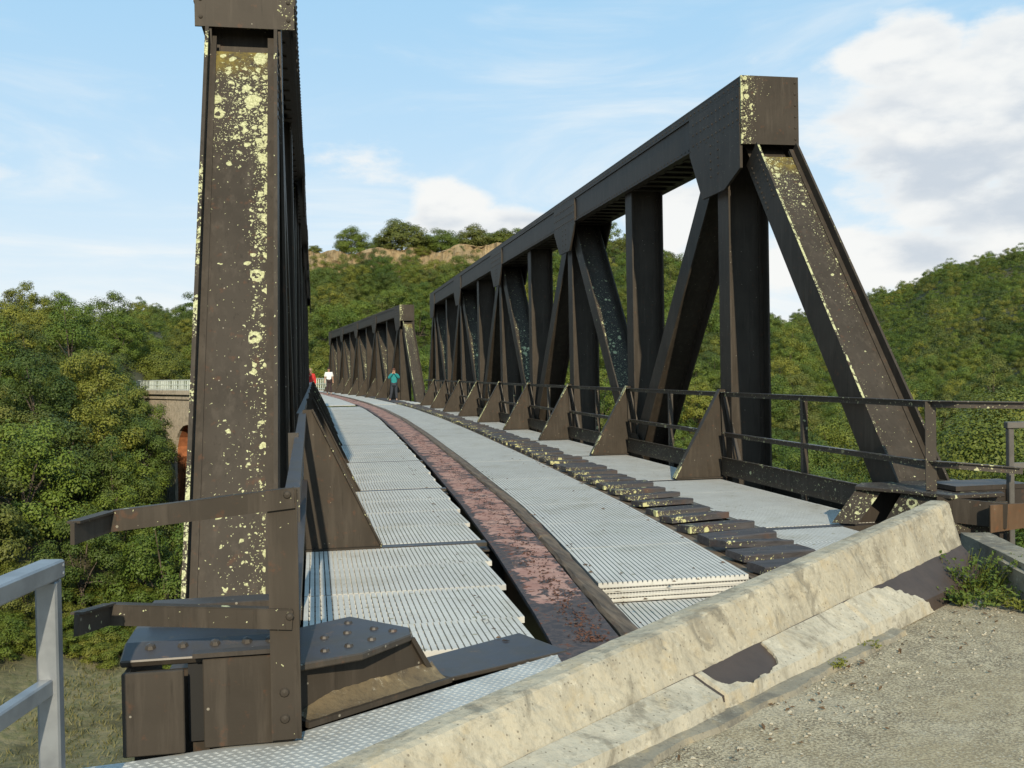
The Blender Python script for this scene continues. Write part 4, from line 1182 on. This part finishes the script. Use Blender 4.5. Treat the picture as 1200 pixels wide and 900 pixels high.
# ------------------------------------------------------------------ cliff band on the middle hill
def make_cliff():
    mb = MB(); nu, nv = 170, 16
    for j in range(nv+1):
        for i in range(nu+1):
            px = 352+(650-352)*i/nu; v = j/nv
            D0 = 218+3*noise.noise(Vector((px*.018, 0, 2)))+2.5*noise.noise(Vector((px*.07, 0, 2)))
            x, y = cam_polar(px, D0+v*7+2.6*noise.noise(Vector((px*.06, v*3, 0)))+1.3*noise.noise(Vector((px*.2, v*8, 5))))
            ztop = 28.6+.6*(px-400)/100+1.6*noise.noise(Vector((px*.03, 7, 0)))
            zb = 17.5
            if v < .9: z = zb+(ztop-zb)*v/.9
            else: z = ztop-.4*(v-.9)/.1
            mb.v.append((x, y, z))
    for j in range(nv):
        for i in range(nu):
            a = j*(nu+1)+i; mb.f.append((a, a+1, a+nu+2, a+nu+1)); mb.m.append(0)
    mb.build('cliff', M_CLIFF, kind='structure')
make_cliff()

# ------------------------------------------------------------------ vegetation prototypes
def leaf_cloud(seed, lobes, rad, nleaf, leaf, flat=.8, zlo=.25):
    """crown of many small leaf faces gathered in rounded clumps with open gaps between; radius about 1, base near z=zlo"""
    rg = np.random.default_rng(seed); cs = []
    for k in range(lobes):
        best = None
        for _ in range(30):
            d = rg.normal(size=3); d /= np.linalg.norm(d); d[2] = d[2] if d[2] > -.75 else -.6*d[2]
            r_ = rg.uniform(.50, .76) if k > lobes//6 else rg.uniform(.1, .45)
            taper = 1-.22*max(0, d[2])
            c = d*r_*np.array([taper, taper, flat]); c[2] += zlo+.72
            dm = min([np.linalg.norm(c-q[0]) for q in cs], default=9)
            if best is None or dm > best[0]: best = (dm, c)
        cs.append((best[1], rg.uniform(.17, .31)*rad))
    tot = sum(r_**2 for _, r_ in cs); P_, N_, S_ = [], [], []
    for c, r_ in cs:
        per = int(nleaf*r_**2/tot)
        d = rg.normal(size=(per, 3)); d /= np.linalg.norm(d, axis=1)[:, None]
        d[:, 2] = np.where(d[:, 2] < -.55, -d[:, 2]*.7, d[:, 2])          # few leaves on the underside
        nt = 14; sub = rg.normal(size=(nt, 3)); sub /= np.linalg.norm(sub, axis=1)[:, None]; sub[:, 2] = np.abs(sub[:, 2])*1.1-.35
        k = rg.integers(0, nt, per); w = rg.uniform(.2, .75, per)[:, None]; d = d*(1-w)+sub[k]*w*1.25; ln = np.linalg.norm(d, axis=1)[:, None]+1e-6
        rr_ = r_*(.30+.78*rg.random(per)**.6)[:, None]
        p = c+d/ln*rr_*np.minimum(1.08, .55+.5*ln)*np.array([1, 1, .92])
        cd = c-np.array([0, 0, zlo+.60]); n = d/ln*1.0+cd*.35+rg.normal(size=(per, 3))*.33+np.array([0, 0, .22])
        P_.append(p); N_.append(n/np.linalg.norm(n, axis=1)[:, None]); S_.append(rg.uniform(.6, 1.25, per)*leaf)
    p = np.concatenate(P_); n = np.concatenate(N_); s = np.concatenate(S_)[:, None]
    a = np.cross(n, rg.normal(size=p.shape)); a /= np.linalg.norm(a, axis=1)[:, None]; b = np.cross(n, a)
    q = np.stack([p-a*s, p-b*s*.6+n*s*.15, p+a*s, p+b*s*.6+n*s*.15], 1).reshape(-1, 3)
    return q, cs
def crown_mesh(name, seed, lobes=18, rad=1.0, nleaf=5200, leaf=.040, flat=.8, zlo=.25, m=None):
    q, cs = leaf_cloud(seed, lobes, rad, nleaf, leaf, flat, zlo); nq = len(q)//4
    me = bpy.data.meshes.new(name); me.vertices.add(len(q)); me.vertices.foreach_set('co', q.ravel())
    me.loops.add(nq*4); me.loops.foreach_set('vertex_index', np.arange(nq*4)); me.polygons.add(nq)
    me.polygons.foreach_set('loop_start', np.arange(nq)*4); me.polygons.foreach_set('loop_total', np.full(nq, 4))
    me.materials.append(m or M_LEAF); me.update(); me.validate(); return me, cs
def trunk_mesh(name, cs, seed, r=.05):
    rg = random.Random(seed); mb = MB(); top = Vector((rg.uniform(-.08, .08), rg.uniform(-.08, .08), .75))
    mb.tube([(0, 0, -.3), (0.01, 0, .1), (top.x*.5, top.y*.5, .42), tuple(top)], [r*1.3, r, r*.75, r*.35], 7)
    for c, r_ in cs[:9]:
        f = rg.uniform(.25, .75); s = Vector((top.x*f, top.y*f, .15+.6*f)); e = Vector(c); mid = (s+e)/2+Vector((0, 0, .06))
        mb.tube([tuple(s), tuple(mid), tuple(e)], [r*.42, r*.28, r*.1], 5)
    return mb.mesh(name, M_BARK)
CROWNS = []
for k, (lo, ra, fl_, zl) in enumerate(((30, 1.0, 1.0, .05), (36, .9, 1.25, .15), (26, 1.1, .9, .0), (34, .95, 1.4, .2), (40, .85, 1.05, .05), (28, 1.05, 1.2, .1))):
    me, cs = crown_mesh('crown', 100+k, lo, ra, 13000, .023, fl_, zl); CROWNS.append((me, trunk_mesh('trunk', cs, k)))
FAR = [crown_mesh('crown_far', 300+k, 17, 1.15, 4200, .034, 1.0+.22*k, .0)[0] for k in range(4)]
CLIFFC = []
for k in range(3):
    me, cs = crown_mesh('crown', 900+k, 34, 1.3, 18000, .030, .95+.1*k, .0); CLIFFC.append((me, trunk_mesh('trunk', cs, 90+k)))
NEARC = []
for k in range(2):
    me, cs = crown_mesh('crown', 700+k, 30, .66, 80000, .0066, 1.0+.2*k, .1, M_SHRUBLEAF); NEARC.append((me, trunk_mesh('trunk', cs, 80+k, .03)))
SHRUBS = []
for k in range(3):
    me, cs = crown_mesh('foliage', 500+k, 24, 1.0, 10000, .026, .85, -.3, M_SHRUBLEAF); SHRUBS.append((me, trunk_mesh('stem', cs, 50+k, .025)))

def plant(name, meshes, loc, scale, rz, label, cat, group, names=('crown', 'trunk'), zs=1.0):
    root = empty(name, loc, rz, label=label, cat=cat, group=group); root.scale = (scale, scale, scale*zs)
    for me, nm in zip(meshes, names):
        if me is None: continue
        o = bpy.data.objects.new(nm, me); COL.objects.link(o); o.parent = root
    return root
# tree sites
random.seed(21)
def bridge_clear(x, y, r):
    """true if a crown of radius r at (x,y) keeps off the bridge"""
    if y < 90 and -2.5-r-max(0, y-45)*.1 < x < 7.5+r: return False
    if y >= 86:
        for a, b in zip(path, path[1:]):
            d = b-a; t_ = max(0, min(1, (Vector((x, y, 0))-a).dot(d)/d.length_squared))
            if (a+d*t_-Vector((x, y, 0))).length < 3.4+r*.8: return False
    return True
HASH = {}
def crowded(x, y, s, k):
    """keeps crowns a little apart: true when a crown of radius s at (x, y) would sit inside a neighbour"""
    cx, cy_ = int(x//6), int(y//6)
    for i in range(cx-1, cx+2):
        for j in range(cy_-1, cy_+2):
            for qx, qy, qs in HASH.get((i, j), ()):
                if (qx-x)**2+(qy-y)**2 < (k*(s+qs)*.5)**2: return True
    HASH.setdefault((cx, cy_), []).append((x, y, s)); return False
sites = []      # (px, D, x, y, z, scale)
def try_site(px, D, s, spacing=.95):
    x, y = cam_polar(px, D); z = ground_z(x, y)
    topz = z+s*1.75
    if not bridge_clear(x, y, s) and topz > -1.5: return
    if px+s*1.0/D*F_PX > 194 and px < 300 and D < 118:      # keep the sight line to the viaduct open
        lim = CAMZ-(585-441)/F_PX*D
        if topz > lim: return
    if crowded(x, y, s, spacing): return
    sites.append((px, D, x, y, z, s))
def sample(px0, px1, d0, d1, n, s0, s1, sp=.95):
    for _ in range(n):
        D = math.sqrt(random.uniform(d0*d0, d1*d1)); try_site(random.uniform(px0, px1), D, random.uniform(s0, s1), sp)
sample(-60, 200, 70, 160, 900, 3.2, 5.2, 1.18)
sample(-60, 260, 68, 190, 1500, 2.0, 3.8, 1.15)
sample(352, 940, 96, 212, 2600, 2.4, 4.4, 1.18)
sample(352, 940, 96, 212, 2200, 1.7, 2.8, 1.15)
sample(900, 1270, 40, 150, 700, 2.0, 3.8, 1.2)
for px, D, s_ in ((150, 86, 3.4), (166, 92, 3.0), (158, 99, 3.6), (172, 100, 2.8), (140, 94, 3.8), (176, 107, 2.8), (128, 84, 3.6)):
    x, y = cam_polar(px, D); sites.append((px, D, x, y, ground_z(x, y), s_))
# visibility: keep as objects only the trees that can show; the rest go to the wood behind
cand = sorted(sites, key=lambda q: q[1]/q[5])
def inframe(q): return -70 < q[0] < 1270
objs = [q for q in cand if inframe(q)][:255]; rest = [q for q in cand if q not in objs]
GRP = 'trees on the valley slopes'
def tree_label(px, D):
    if px < 330:
        return 'leafy green tree '+('in the front row of the left wood above the valley grass' if D < 88 else 'halfway up the wooded slope left of the left truss' if D < 125 else 'on the skyline of the wood left of the left truss')
    if px < 900:
        return 'green tree on the wooded hillside '+('below the tawny cliff' if px < 510 else 'behind the far half of the right truss' if px < 700 else 'behind the near half of the right truss')
    return 'bushy green tree '+('low on the slope behind the right railing' if D < 85 else 'higher on the slope right of the right end post')
for i, (px, D, x, y, z, s) in enumerate(objs):
    me, tm = CROWNS[i % 6]; key = 'l' if px < 330 else 'm' if px < 900 else 'r'
    plant('broadleaf_tree', (me, tm), (x, y, z-.3), s, random.uniform(0, 6.28), tree_label(px, D), 'tree', {'l': 'trees of the left wood', 'm': 'trees of the middle hillside', 'r': 'trees on the right slope'}[key], zs=random.uniform(.92, 1.18))
# trees standing on the cliff top
for i, (px, D, s, crown, lab) in enumerate((
    (415, 226, 4.6, 2, 'yellow-green rounded tree standing on the cliff edge, leftmost of the larger ones'),
    (372, 227, 1.9, 4, 'small dark bush at the left end of the cliff top'),
    (474, 228, 6.6, 0, 'largest dark green tree standing on the cliff top'),
    (520, 230, 4.4, 1, 'dark low tree on the cliff right of the largest tree'),
    (556, 229, 4.6, 5, 'domed tree with visible trunk above the pale rock'),
    (590, 231, 4.2, 0, 'green tree on the cliff just above the right chord'),
    (612, 232, 4.2, 3, 'rightmost cliff-top tree meeting the right truss'),
    (497, 224, 2.2, 4, 'low bush hanging at the edge of the cliff under the largest tree'),
    (538, 224, 2.2, 5, 'dark bush on the cliff below the domed tree'),
    (448, 234, 3.6, 4, 'green tree just left of and behind the largest cliff-top tree'), (500, 236, 4.2, 3, 'green tree just right of and behind the largest cliff-top tree'),
    (540, 237, 4.0, 1, 'dark green tree behind the domed cliff-top tree'), (573, 238, 4.4, 4, 'tree between the two right cliff-top trees'), (635, 234, 4.6, 0, 'cliff-top tree seen just over the right chord'))):
    x, y = cam_polar(px, D); me, tm = CLIFFC[crown % 3]
    zt = 28.6+.6*(px-400)/100-.3-.16*s
    if s < 2.5 and px > 400: zt -= 1.5
    plant('cliff_tree', (me, tm), (x, y, zt), s*.98, random.uniform(0, 6), lab, 'tree', 'trees on the cliff top', zs=.80 if s > 2.5 else .7)
# far wood: instanced, reads as one mass
random.seed(5)
pts = []; near_pts = [(q[2], q[3], q[4]-.3, q[5]) for q in rest]
def wood(px0, px1, d0, d1, n, s0, s1):
    for _ in range(n):
        D = math.sqrt(random.uniform(d0*d0, d1*d1)); px = random.uniform(px0, px1); x, y = cam_polar(px, D)
        if not bridge_clear(x, y, 4): continue
        if 345 < px < 650 and 213 < D < 300: continue
        sz = s0+(s1-s0)*random.random()**1.5
        if crowded(x, y, sz, 1.16 if D < 230 else 1.5): continue
        (pts if D > 200 else near_pts).append((x, y, ground_z(x, y)-.3, sz))
wood(-150, 340, 150, 280, 1500, 2.4, 5.0)
wood(340, 960, 100, 235, 2600, 1.8, 4.2)
wood(330, 960, 226, 300, 900, 2.2, 4.6)
wood(860, 1400, 150, 490, 9000, 1.7, 4.0)
wood(900, 1400, 60, 160, 900, 1.4, 3.0)
wood(-900, -150, 60, 260, 900, 2.6, 4.8)
wood(1300, 1900, 40, 200, 500, 2.2, 4)
wood(120, 240, 700, 1000, 400, 7, 10)
def scatter(name, label, meshes, plist):
    pc = bpy.data.collections.new(name+'_crowns')
    for me in meshes:
        o = bpy.data.objects.new('crown_source', me); pc.objects.link(o)
    me = bpy.data.meshes.new(name); me.from_pydata([p[:3] for p in plist], [], [])
    at_ = me.attributes.new('tree_size', 'FLOAT', 'POINT'); at_.data.foreach_set('value', [p[3] for p in plist])
    fo = bpy.data.objects.new(name, me); COL.objects.link(fo); props(fo, kind='stuff', label=label, cat='forest')
    ng = bpy.data.node_groups.new('scatter_'+name, 'GeometryNodeTree')
    ng.interface.new_socket('Geometry', in_out='INPUT', socket_type='NodeSocketGeometry'); ng.interface.new_socket('Geometry', in_out='OUTPUT', socket_type='NodeSocketGeometry')
    N = ng.nodes; gi = N.new('NodeGroupInput'); go = N.new('NodeGroupOutput'); ip = N.new('GeometryNodeInstanceOnPoints'); ci = N.new('GeometryNodeCollectionInfo')
    ci.inputs[0].default_value = pc; ci.inputs[1].default_value = True; ci.inputs[2].default_value = True
    na = N.new('GeometryNodeInputNamedAttribute'); na.data_type = 'FLOAT'; na.inputs[0].default_value = 'tree_size'
    rv = N.new('FunctionNodeRandomValue'); rv.data_type = 'FLOAT_VECTOR'; rv.inputs[0].default_value = (0, 0, 0); rv.inputs[1].default_value = (.15, .15, 6.28)
    ri = N.new('FunctionNodeRandomValue'); ri.data_type = 'INT'; ri.inputs[4].default_value = 0; ri.inputs[5].default_value = len(meshes)-1; ri.inputs[8].default_value = 5
    L_ = ng.links; L_.new(gi.outputs[0], ip.inputs['Points']); L_.new(ci.outputs[0], ip.inputs['Instance']); ip.inputs['Pick Instance'].default_value = True
    L_.new(ri.outputs[2], ip.inputs['Instance Index']); L_.new(rv.outputs[0], ip.inputs['Rotation']); L_.new(na.outputs[0], ip.inputs['Scale']); L_.new(ip.outputs[0], go.inputs[0])
    mo = fo.modifiers.new('scatter', 'NODES'); mo.node_group = ng
scatter('forest', 'dense far woodland covering the distant hills', FAR, pts)
scatter('woodland', 'continuous undergrowth and trees filling the nearer valley slopes', [c_[0] for c_ in CROWNS], near_pts)

# shrubs on the near slopes
random.seed(33)
shr = []
def shrub(px, D, s, lab, grp, zoff=0.0, zs=1.0):
    x, y = cam_polar(px, D); z = ground_z(x, y)
    me, st = SHRUBS[len(shr) % 3]; shr.append(1)
    plant('shrub', (me, st), (x, y, z-.1*s+zoff), s, random.uniform(0, 6), lab, 'shrub', grp, names=('foliage', 'stem'), zs=zs)
for _ in range(46):
    px = random.uniform(-30, 290); D = random.uniform(55, 66)
    if px < 170: D += 9
    shrub(px, D, random.uniform(1.4, 2.4), 'low green shrub on the slope below the left wood', 'shrubs below the left wood', zs=.75)
for _ in range(20):
    shrub(random.uniform(185, 300), random.uniform(44, 56), random.uniform(1.0, 1.8), 'low green shrub on the slope below the left wood', 'shrubs below the left wood', zs=.7)
for _ in range(26):
    shrub(random.uniform(880, 1080), random.uniform(26, 60), random.uniform(1.3, 2.4), 'yellow-green scrub bush beyond the right railing', 'scrub beyond the right railing')
for i, (px, D, ytop, wd_, lab) in enumerate(((1066, 15, 492, 1.15, 'sunlit pale green bush behind the right railing post'), (1130, 19, 432, 1.0, 'dark leafy tree right of the railing end'),
        (1196, 17, 455, 1.0, 'leafy green tree at the right edge of the picture'), (1098, 30, 425, .9, 'tall green tree behind the bent rail end'), (1165, 34, 415, .9, 'big green tree on the slope at far right'),
        (1015, 24, 505, 1.1, 'green bush seen under the right end post'), (955, 26, 515, 1.1, 'green bush behind the railing left of the right end post'), (1245, 22, 420, 1.0, 'green tree half cut by the right picture edge'), (1032, 40, 455, 1.0, 'green tree filling the gap right of the end post'))):
    x, y = cam_polar(px, D); z = ground_z(x, y); h = CAMZ-(ytop-427)/F_PX*D-z; me, tm = NEARC[i % 2]
    s_ = h/1.85*wd_
    plant('leafy_tree', (me, tm), (x, y, z-.2), s_, random.uniform(0, 6), lab, 'tree', 'trees beyond the right railing', zs=1/wd_)
# dry grass on the valley floor, lower left
mb = MB(); random.seed(3)
for i in range(11000):
    px = random.uniform(-60, 330); D = random.uniform(38, 67); x, y = cam_polar(px, D); z = ground_z(x, y)
    if noise.noise(Vector((x*.35, y*.35, 4)))+random.gauss(0, .12) < -.02: continue
    h = random.uniform(.08, .38); a = random.uniform(0, 3.14); w = .05; dx, dy = math.cos(a)*w, math.sin(a)*w; lx, ly = random.gauss(0, .15), random.gauss(0, .15)
    mb.poly([(x-dx, y-dy, z-.05), (x+dx, y+dy, z-.05), (x+lx, y+ly, z+h)], [(0, 1, 2)])
M_GRASS = leaf_mat('dry_grass', [(.19, .18, .085), (.19, .18, .085)], .2)
mb.build('dry_grass', M_GRASS, kind='stuff', label='dry pale grass on the valley floor at lower left', cat='grass')

# ------------------------------------------------------------------ weeds at the barrier corner, moss, litter
def weed(name, cx, cy, z, r, n, label, leaf=.014, h=.16):
    root = empty(name, (cx, cy, z), label=label, cat='weed', group='weeds along the barrier')
    ms, ml = MB(), MB()
    for i in range(n):
        a = random.uniform(0, 6.28); rr_ = r*math.sqrt(random.random())*.6; b = Vector((cx+math.cos(a)*rr_, cy+math.sin(a)*rr_, z))
        tip = b+Vector((math.cos(a)*r*random.uniform(.1, .7), math.sin(a)*r*random.uniform(.1, .7), h*random.uniform(.4, 1.1)))
        mid = (b+tip)/2+Vector((0, 0, h*.12)); ms.tube([b, mid, tip], [.0022, .0018, .001], 4, cap=False)
        for k in range(12):
            f = random.uniform(.15, 1.0); p = b.lerp(tip, f)+Vector((random.gauss(0, .012), random.gauss(0, .012), h*.1*math.sin(f*3.1)))
            nrm = Vector((random.gauss(0, .7), random.gauss(0, .7)-.3, 1)).normalized(); u = nrm.orthogonal().normalized(); u.rotate(Matrix.Rotation(random.uniform(0, 6.3), 3, nrm)); v = nrm.cross(u); s = leaf*random.uniform(.6, 1.4)
            ml.poly([p-u*s, p-v*s*.6+nrm*s*.2, p+u*s, p+v*s*.6+nrm*s*.2], [(0, 1, 2, 3)])
    ms.build('stem', M_SHRUBLEAF, root); ml.build('leaf_mass', M_SHRUBLEAF, root, kind='stuff')
M_MOSSY = leaf_mat('moss', [(.13, .12, .03), (.13, .12, .03)], .1)
weed('weed', 4.50, 6.33, -.2, .34, 120, 'leafy green weed growing in the corner of barrier and wing wall', h=.26)
weed('weed', 4.28, 5.98, -.2, .26, 70, 'low weed at the foot of the dark barrier end', h=.12)
weed('weed', 4.52, 5.75, -.2, .22, 45, 'sparse yellowing weed at the foot of the wing wall', h=.09)
for u in (5.05, 5.5):
    p = off_pt(u, -2.395, -.19); weed('moss_tuft', p.x, p.y, p.z, .07, 22, {5.05: 'tiny moss tuft in the crack at the barrier foot, middle', 5.5: 'tiny weed tuft at the barrier foot near the dark end', 4.75: 'small moss tuft beside the dark patch of the barrier', 3.95: 'lowest moss tuft at the barrier foot'}[u], .007, .032)
mb = MB(); random.seed(9)
for i in range(700):
    u = random.uniform(1.5, 7.6); n = -2.36+abs(random.gauss(0, .28)) if random.random() < .6 else random.uniform(-2.3, .4)
    p = off_pt(u, n, -.198); mb.dome(p, random.uniform(.003, .011), (random.gauss(0, .3), random.gauss(0, .3), 1), .9, 5)
mb.build('grit', M_TOE, kind='stuff', label='loose grit scattered over the road', cat='grit')
mb = MB()
for i in range(160):      # dead leaves
    u = random.uniform(1.5, 7.4); n = -2.34+abs(random.gauss(0, .35)); p = off_pt(u, n, -.19); a = random.uniform(0, 6.3); s = random.uniform(.008, .022)
    d1 = Vector((math.cos(a), math.sin(a), random.gauss(0, .3)))*s; d2_ = Vector((-math.sin(a), math.cos(a), random.gauss(0, .3)))*s*.5
    mb.poly([p-d1, p-d2_, p+d1, p+d2_+Vector((0, 0, .006))], [(0, 1, 2, 3)])
for i in range(120):
    y = 5.3+random.random()**1.6*12; e = random.choice([x_gr_l(y)+.03, x_gr_r(y)-.05, x_strip_l(y)-.3, x_gr_l(y)+random.random()]); p = Vector((e+random.gauss(0, .02), y+random.gauss(0, .2), .006)); a = random.uniform(0, 6.3); s = random.uniform(.01, .024)
    d1 = Vector((math.cos(a), math.sin(a), 0))*s; d2_ = Vector((-math.sin(a), math.cos(a), 0))*s*.5
    mb.poly([p-d1, p-d2_, p+d1, p+d2_+Vector((0, 0, .008))], [(0, 1, 2, 3)])
M_DEAD = plain('dead_leaf', (.12, .07, .03), .8, 0, 9, .4, 0)
mb.build('leaf_litter', M_DEAD, kind='stuff', label='dead leaves scattered on road and deck', cat='leaves')

# ------------------------------------------------------------------ people
M_SKIN = plain('skin', (.42, .24, .16), .6, 0, 9, .1, 0)
def cloth(name, c): return plain(name, c, .85, 0, 12, .18, .2)
def skin_mesh(name, verts, edges, radii, m, parent, root=0):
    me = bpy.data.meshes.new(name); me.from_pydata(verts, edges, []); me.materials.append(m)
    o = bpy.data.objects.new(name, me); COL.objects.link(o); o.parent = parent
    o.modifiers.new('skin', 'SKIN'); 
    if not me.skin_vertices: me.skin_vertices.new()
    for i, r_ in enumerate(radii):
        sv = me.skin_vertices[0].data[i]; sv.radius = r_ if isinstance(r_, tuple) else (r_, r_); sv.use_root = (i == root)
    s = o.modifiers.new('sub', 'SUBSURF'); s.levels = 2; s.render_levels = 2
    o.modifiers['skin'].use_smooth_shade = True
    return o
def person(loc, h, rz, label, shirt, trousers, hair, pose, long_sleeve, shoe=(.3, .3, .3), brim=None):
    """body: one skinned figure; clothes a little larger over it. faces -Y before rotation"""
    root = empty('person', loc, rz, label=label, cat='person', group=None); s = h/1.75; root.scale = (s, s, s)
    J = dict(pel=(0, 0, .95), wai=(0, .0, 1.10), che=(0, .0, 1.30), nek=(0, .01, 1.47), chin=(0, -.01, 1.56), hea=(0, -.015, 1.645), top=(0, 0, 1.73),
             hl=(-.10, 0, .91), hr=(.10, 0, .91), kl=(-.115, -.02, .50), kr=(.115, -.02, .50), al=(-.12, .01, .09), ar=(.12, .01, .09), tl=(-.14, -.15, .035), tr_=(.14, -.15, .035),
             sl=(-.19, .0, 1.41), sr=(.19, .0, 1.41), el=(-.25, .03, 1.14), er=(.25, .03, 1.14), wl=(-.26, -.05, .90), wr=(.26, -.05, .90))
    J.update(pose)
    def hand(w, e):
        w, e = Vector(w), Vector(e); d = (w-e).normalized(); side_ = d.cross(Vector((0, 1, 0)))
        if side_.length < .1: side_ = d.cross(Vector((1, 0, 0)))
        side_.normalize(); vs = [w+d*.05]; rd = [.03]; ed = []
        for k, (o, l) in enumerate(((-.028, .075), (-.010, .088), (.010, .084), (.026, .066))):
            vs += [w+d*.09+side_*o, w+d*(.09+l*.6)+side_*o*1.1+Vector((0, -.012, 0)), w+d*(.09+l)+side_*o*1.1+Vector((0, -.028, 0))]; rd += [.010, .009, .008]
            b = 1+k*3; ed += [(0, b), (b, b+1), (b+1, b+2)]
        b = len(vs); vs += [w+d*.05+side_*-.045, w+d*.09+side_*-.062]; rd += [.011, .009]; ed += [(0, b), (b, b+1)]
        return vs, rd, ed
    keys = ['pel', 'wai', 'che', 'nek', 'chin', 'hea', 'top', 'hl', 'kl', 'al', 'tl', 'hr', 'kr', 'ar', 'tr_', 'sl', 'el', 'wl', 'sr', 'er', 'wr']
    rad = dict(pel=(.15, .11), wai=(.13, .10), che=(.15, .11), nek=.055, chin=.062, hea=(.078, .095), top=.055, hl=.085, hr=.085, kl=.058, kr=.058, al=.042, ar=.042, tl=.035, tr_=.035, sl=.058, sr=.058, el=.042, er=.042, wl=.03, wr=.03)
    ed = [('pel', 'wai'), ('wai', 'che'), ('che', 'nek'), ('nek', 'chin'), ('chin', 'hea'), ('hea', 'top'), ('pel', 'hl'), ('hl', 'kl'), ('kl', 'al'), ('al', 'tl'), ('pel', 'hr'), ('hr', 'kr'), ('kr', 'ar'), ('ar', 'tr_'), ('che', 'sl'), ('sl', 'el'), ('el', 'wl'), ('che', 'sr'), ('sr', 'er'), ('er', 'wr')]
    V = [Vector(J[k]) for k in keys]; rr_ = [rad[k] for k in keys]; E_ = [(keys.index(a), keys.index(b)) for a, b in ed]
    for w, e in (('wl', 'el'), ('wr', 'er')):
        vs, rd, eh = hand(J[w], J[e]); b = len(V); V += vs; rr_ += rd; E_ += [(keys.index(w), b)]+[(i+b, j+b) for i, j in eh]
    hd = Vector(J['hea']); b = len(V)
    V += [hd+Vector((0, -.10, -.015)), hd+Vector((-.085, .0, -.01)), hd+Vector((.085, .0, -.01))]; rr_ += [.014, .012, .012]; hi = keys.index('hea'); E_ += [(hi, b), (hi, b+1), (hi, b+2)]
    skin_mesh('body', [tuple(v) for v in V], E_, rr_, M_SKIN, root)
    def sub(name, ks, es, grow, m, rt=0, extra=None):
        pv = [J[k] if not isinstance(k, tuple) else k for k in ks]; pr = []
        for k in ks:
            r_ = extra[k] if extra and k in extra else rad.get(k, .06); r_ = r_ if isinstance(r_, tuple) else (r_, r_); pr.append((r_[0]+grow, r_[1]+grow))
        return skin_mesh(name, pv, [(ks.index(a), ks.index(b)) for a, b in es], pr, m, root, rt)
    J['col'] = (0, .012, 1.42); rad['col'] = (.085, .075)
    ks = ['wai', 'pel', 'che', 'col', 'sl', 'el', 'sr', 'er']; es = [('wai', 'pel'), ('wai', 'che'), ('che', 'col'), ('che', 'sl'), ('sl', 'el'), ('che', 'sr'), ('sr', 'er')]
    if long_sleeve: ks += ['wl', 'wr']; es += [('el', 'wl'), ('er', 'wr')]
    sub('shirt', ks, es, .034, shirt)
    sub('trousers', ['pel', 'hl', 'kl', 'al', 'hr', 'kr', 'ar'], [('pel', 'hl'), ('hl', 'kl'), ('kl', 'al'), ('pel', 'hr'), ('hr', 'kr'), ('kr', 'ar')], .022, trousers, extra={'pel': (.14, .10)})
    for a, b in (('al', 'tl'), ('ar', 'tr_')):
        A1, B1 = Vector(J[a]), Vector(J[b]); skin_mesh('shoe', [(A1.x, A1.y+.03, .05), (B1.x, B1.y, .04)], [(0, 1)], [.05, .045], cloth('shoe_cloth', shoe), root)
    hm = MB(); bmx = bmesh.new(); bmesh.ops.create_uvsphere(bmx, u_segments=14, v_segments=9, radius=.105)
    for v in bmx.verts:
        v.co = Vector((v.co.x*.92, v.co.y*1.05+.018, v.co.z*1.05+.03))
        if v.co.z < .01 and v.co.y < .02: v.co.y = max(v.co.y, .02)
    me = bpy.data.meshes.new('hair'); bmx.to_mesh(me); bmx.free(); me.materials.append(hair)
    for p in me.polygons: p.use_smooth = True
    o = bpy.data.objects.new('hair', me); COL.objects.link(o); o.parent = root; o.location = hd
    eyes = MB()
    for e in (-.03, .03): eyes.dome(hd+Vector((e, -.092, .015)), .010, (0, -1, 0), .5, 6)
    eyes.dome(hd+Vector((0, -.088, -.05)), .016, (0, -1, 0), .2, 6)
    me = eyes.mesh('face_features', M_BLACK); o = bpy.data.objects.new('face_features', me); COL.objects.link(o); o.parent = root
    return root
dark_hair = cloth('dark_hair', (.03, .02, .015)); red_hair = cloth('brown_hair', (.09, .035, .02)); fair = cloth('fair_hair', (.30, .22, .14))
person((.98, 71.6, 0.01), 1.86, R(4), 'person in white short-sleeved shirt and dark trousers walking on the far deck', cloth('white_shirt', (.80, .80, .78)), cloth('dark_trousers', (.035, .022, .025)), dark_hair,
       dict(kl=(-.10, -.03, .50), kr=(.12, .02, .50), tl=(-.12, -.14, .035)), False)
person((3.93, 51.0, 0.01), 1.63, R(-8), 'person in teal top holding a camera up to the face beside the far truss', cloth('teal_jersey', (.015, .23, .24)), cloth('navy_trousers', (.028, .033, .045)), red_hair,
       dict(el=(-.27, -.12, 1.22), wl=(-.07, -.24, 1.50), er=(.27, -.12, 1.22), wr=(.07, -.24, 1.50), kl=(-.13, -.06, .50), al=(-.22, -.02, .09), tl=(-.25, -.16, .035), kr=(.10, .02, .5)), True)
rp = at_dist(364.5, 470, 55.5)
person((rp.x, rp.y, 0.01), 1.72, R(10), 'person in red jacket half hidden by the left railing, far down the deck', cloth('red_jacket', (.55, .035, .03)), cloth('pale_trousers', (.55, .52, .5)), fair,
       dict(el=(-.26, -.12, 1.18), wl=(-.09, -.22, 1.36)), True)
mbc = MB(); mbc.box(-.06, .06, -.03, .03, -.035, .035); mbc.tube([(0, -.03, 0), (0, -.07, 0)], [.028, .026], 10)
c = mbc.build('camera', M_BLACK, origin=(3.93-.035, 51.0-.245, 1.47), label='small black camera held up by the person in teal', cat='camera')
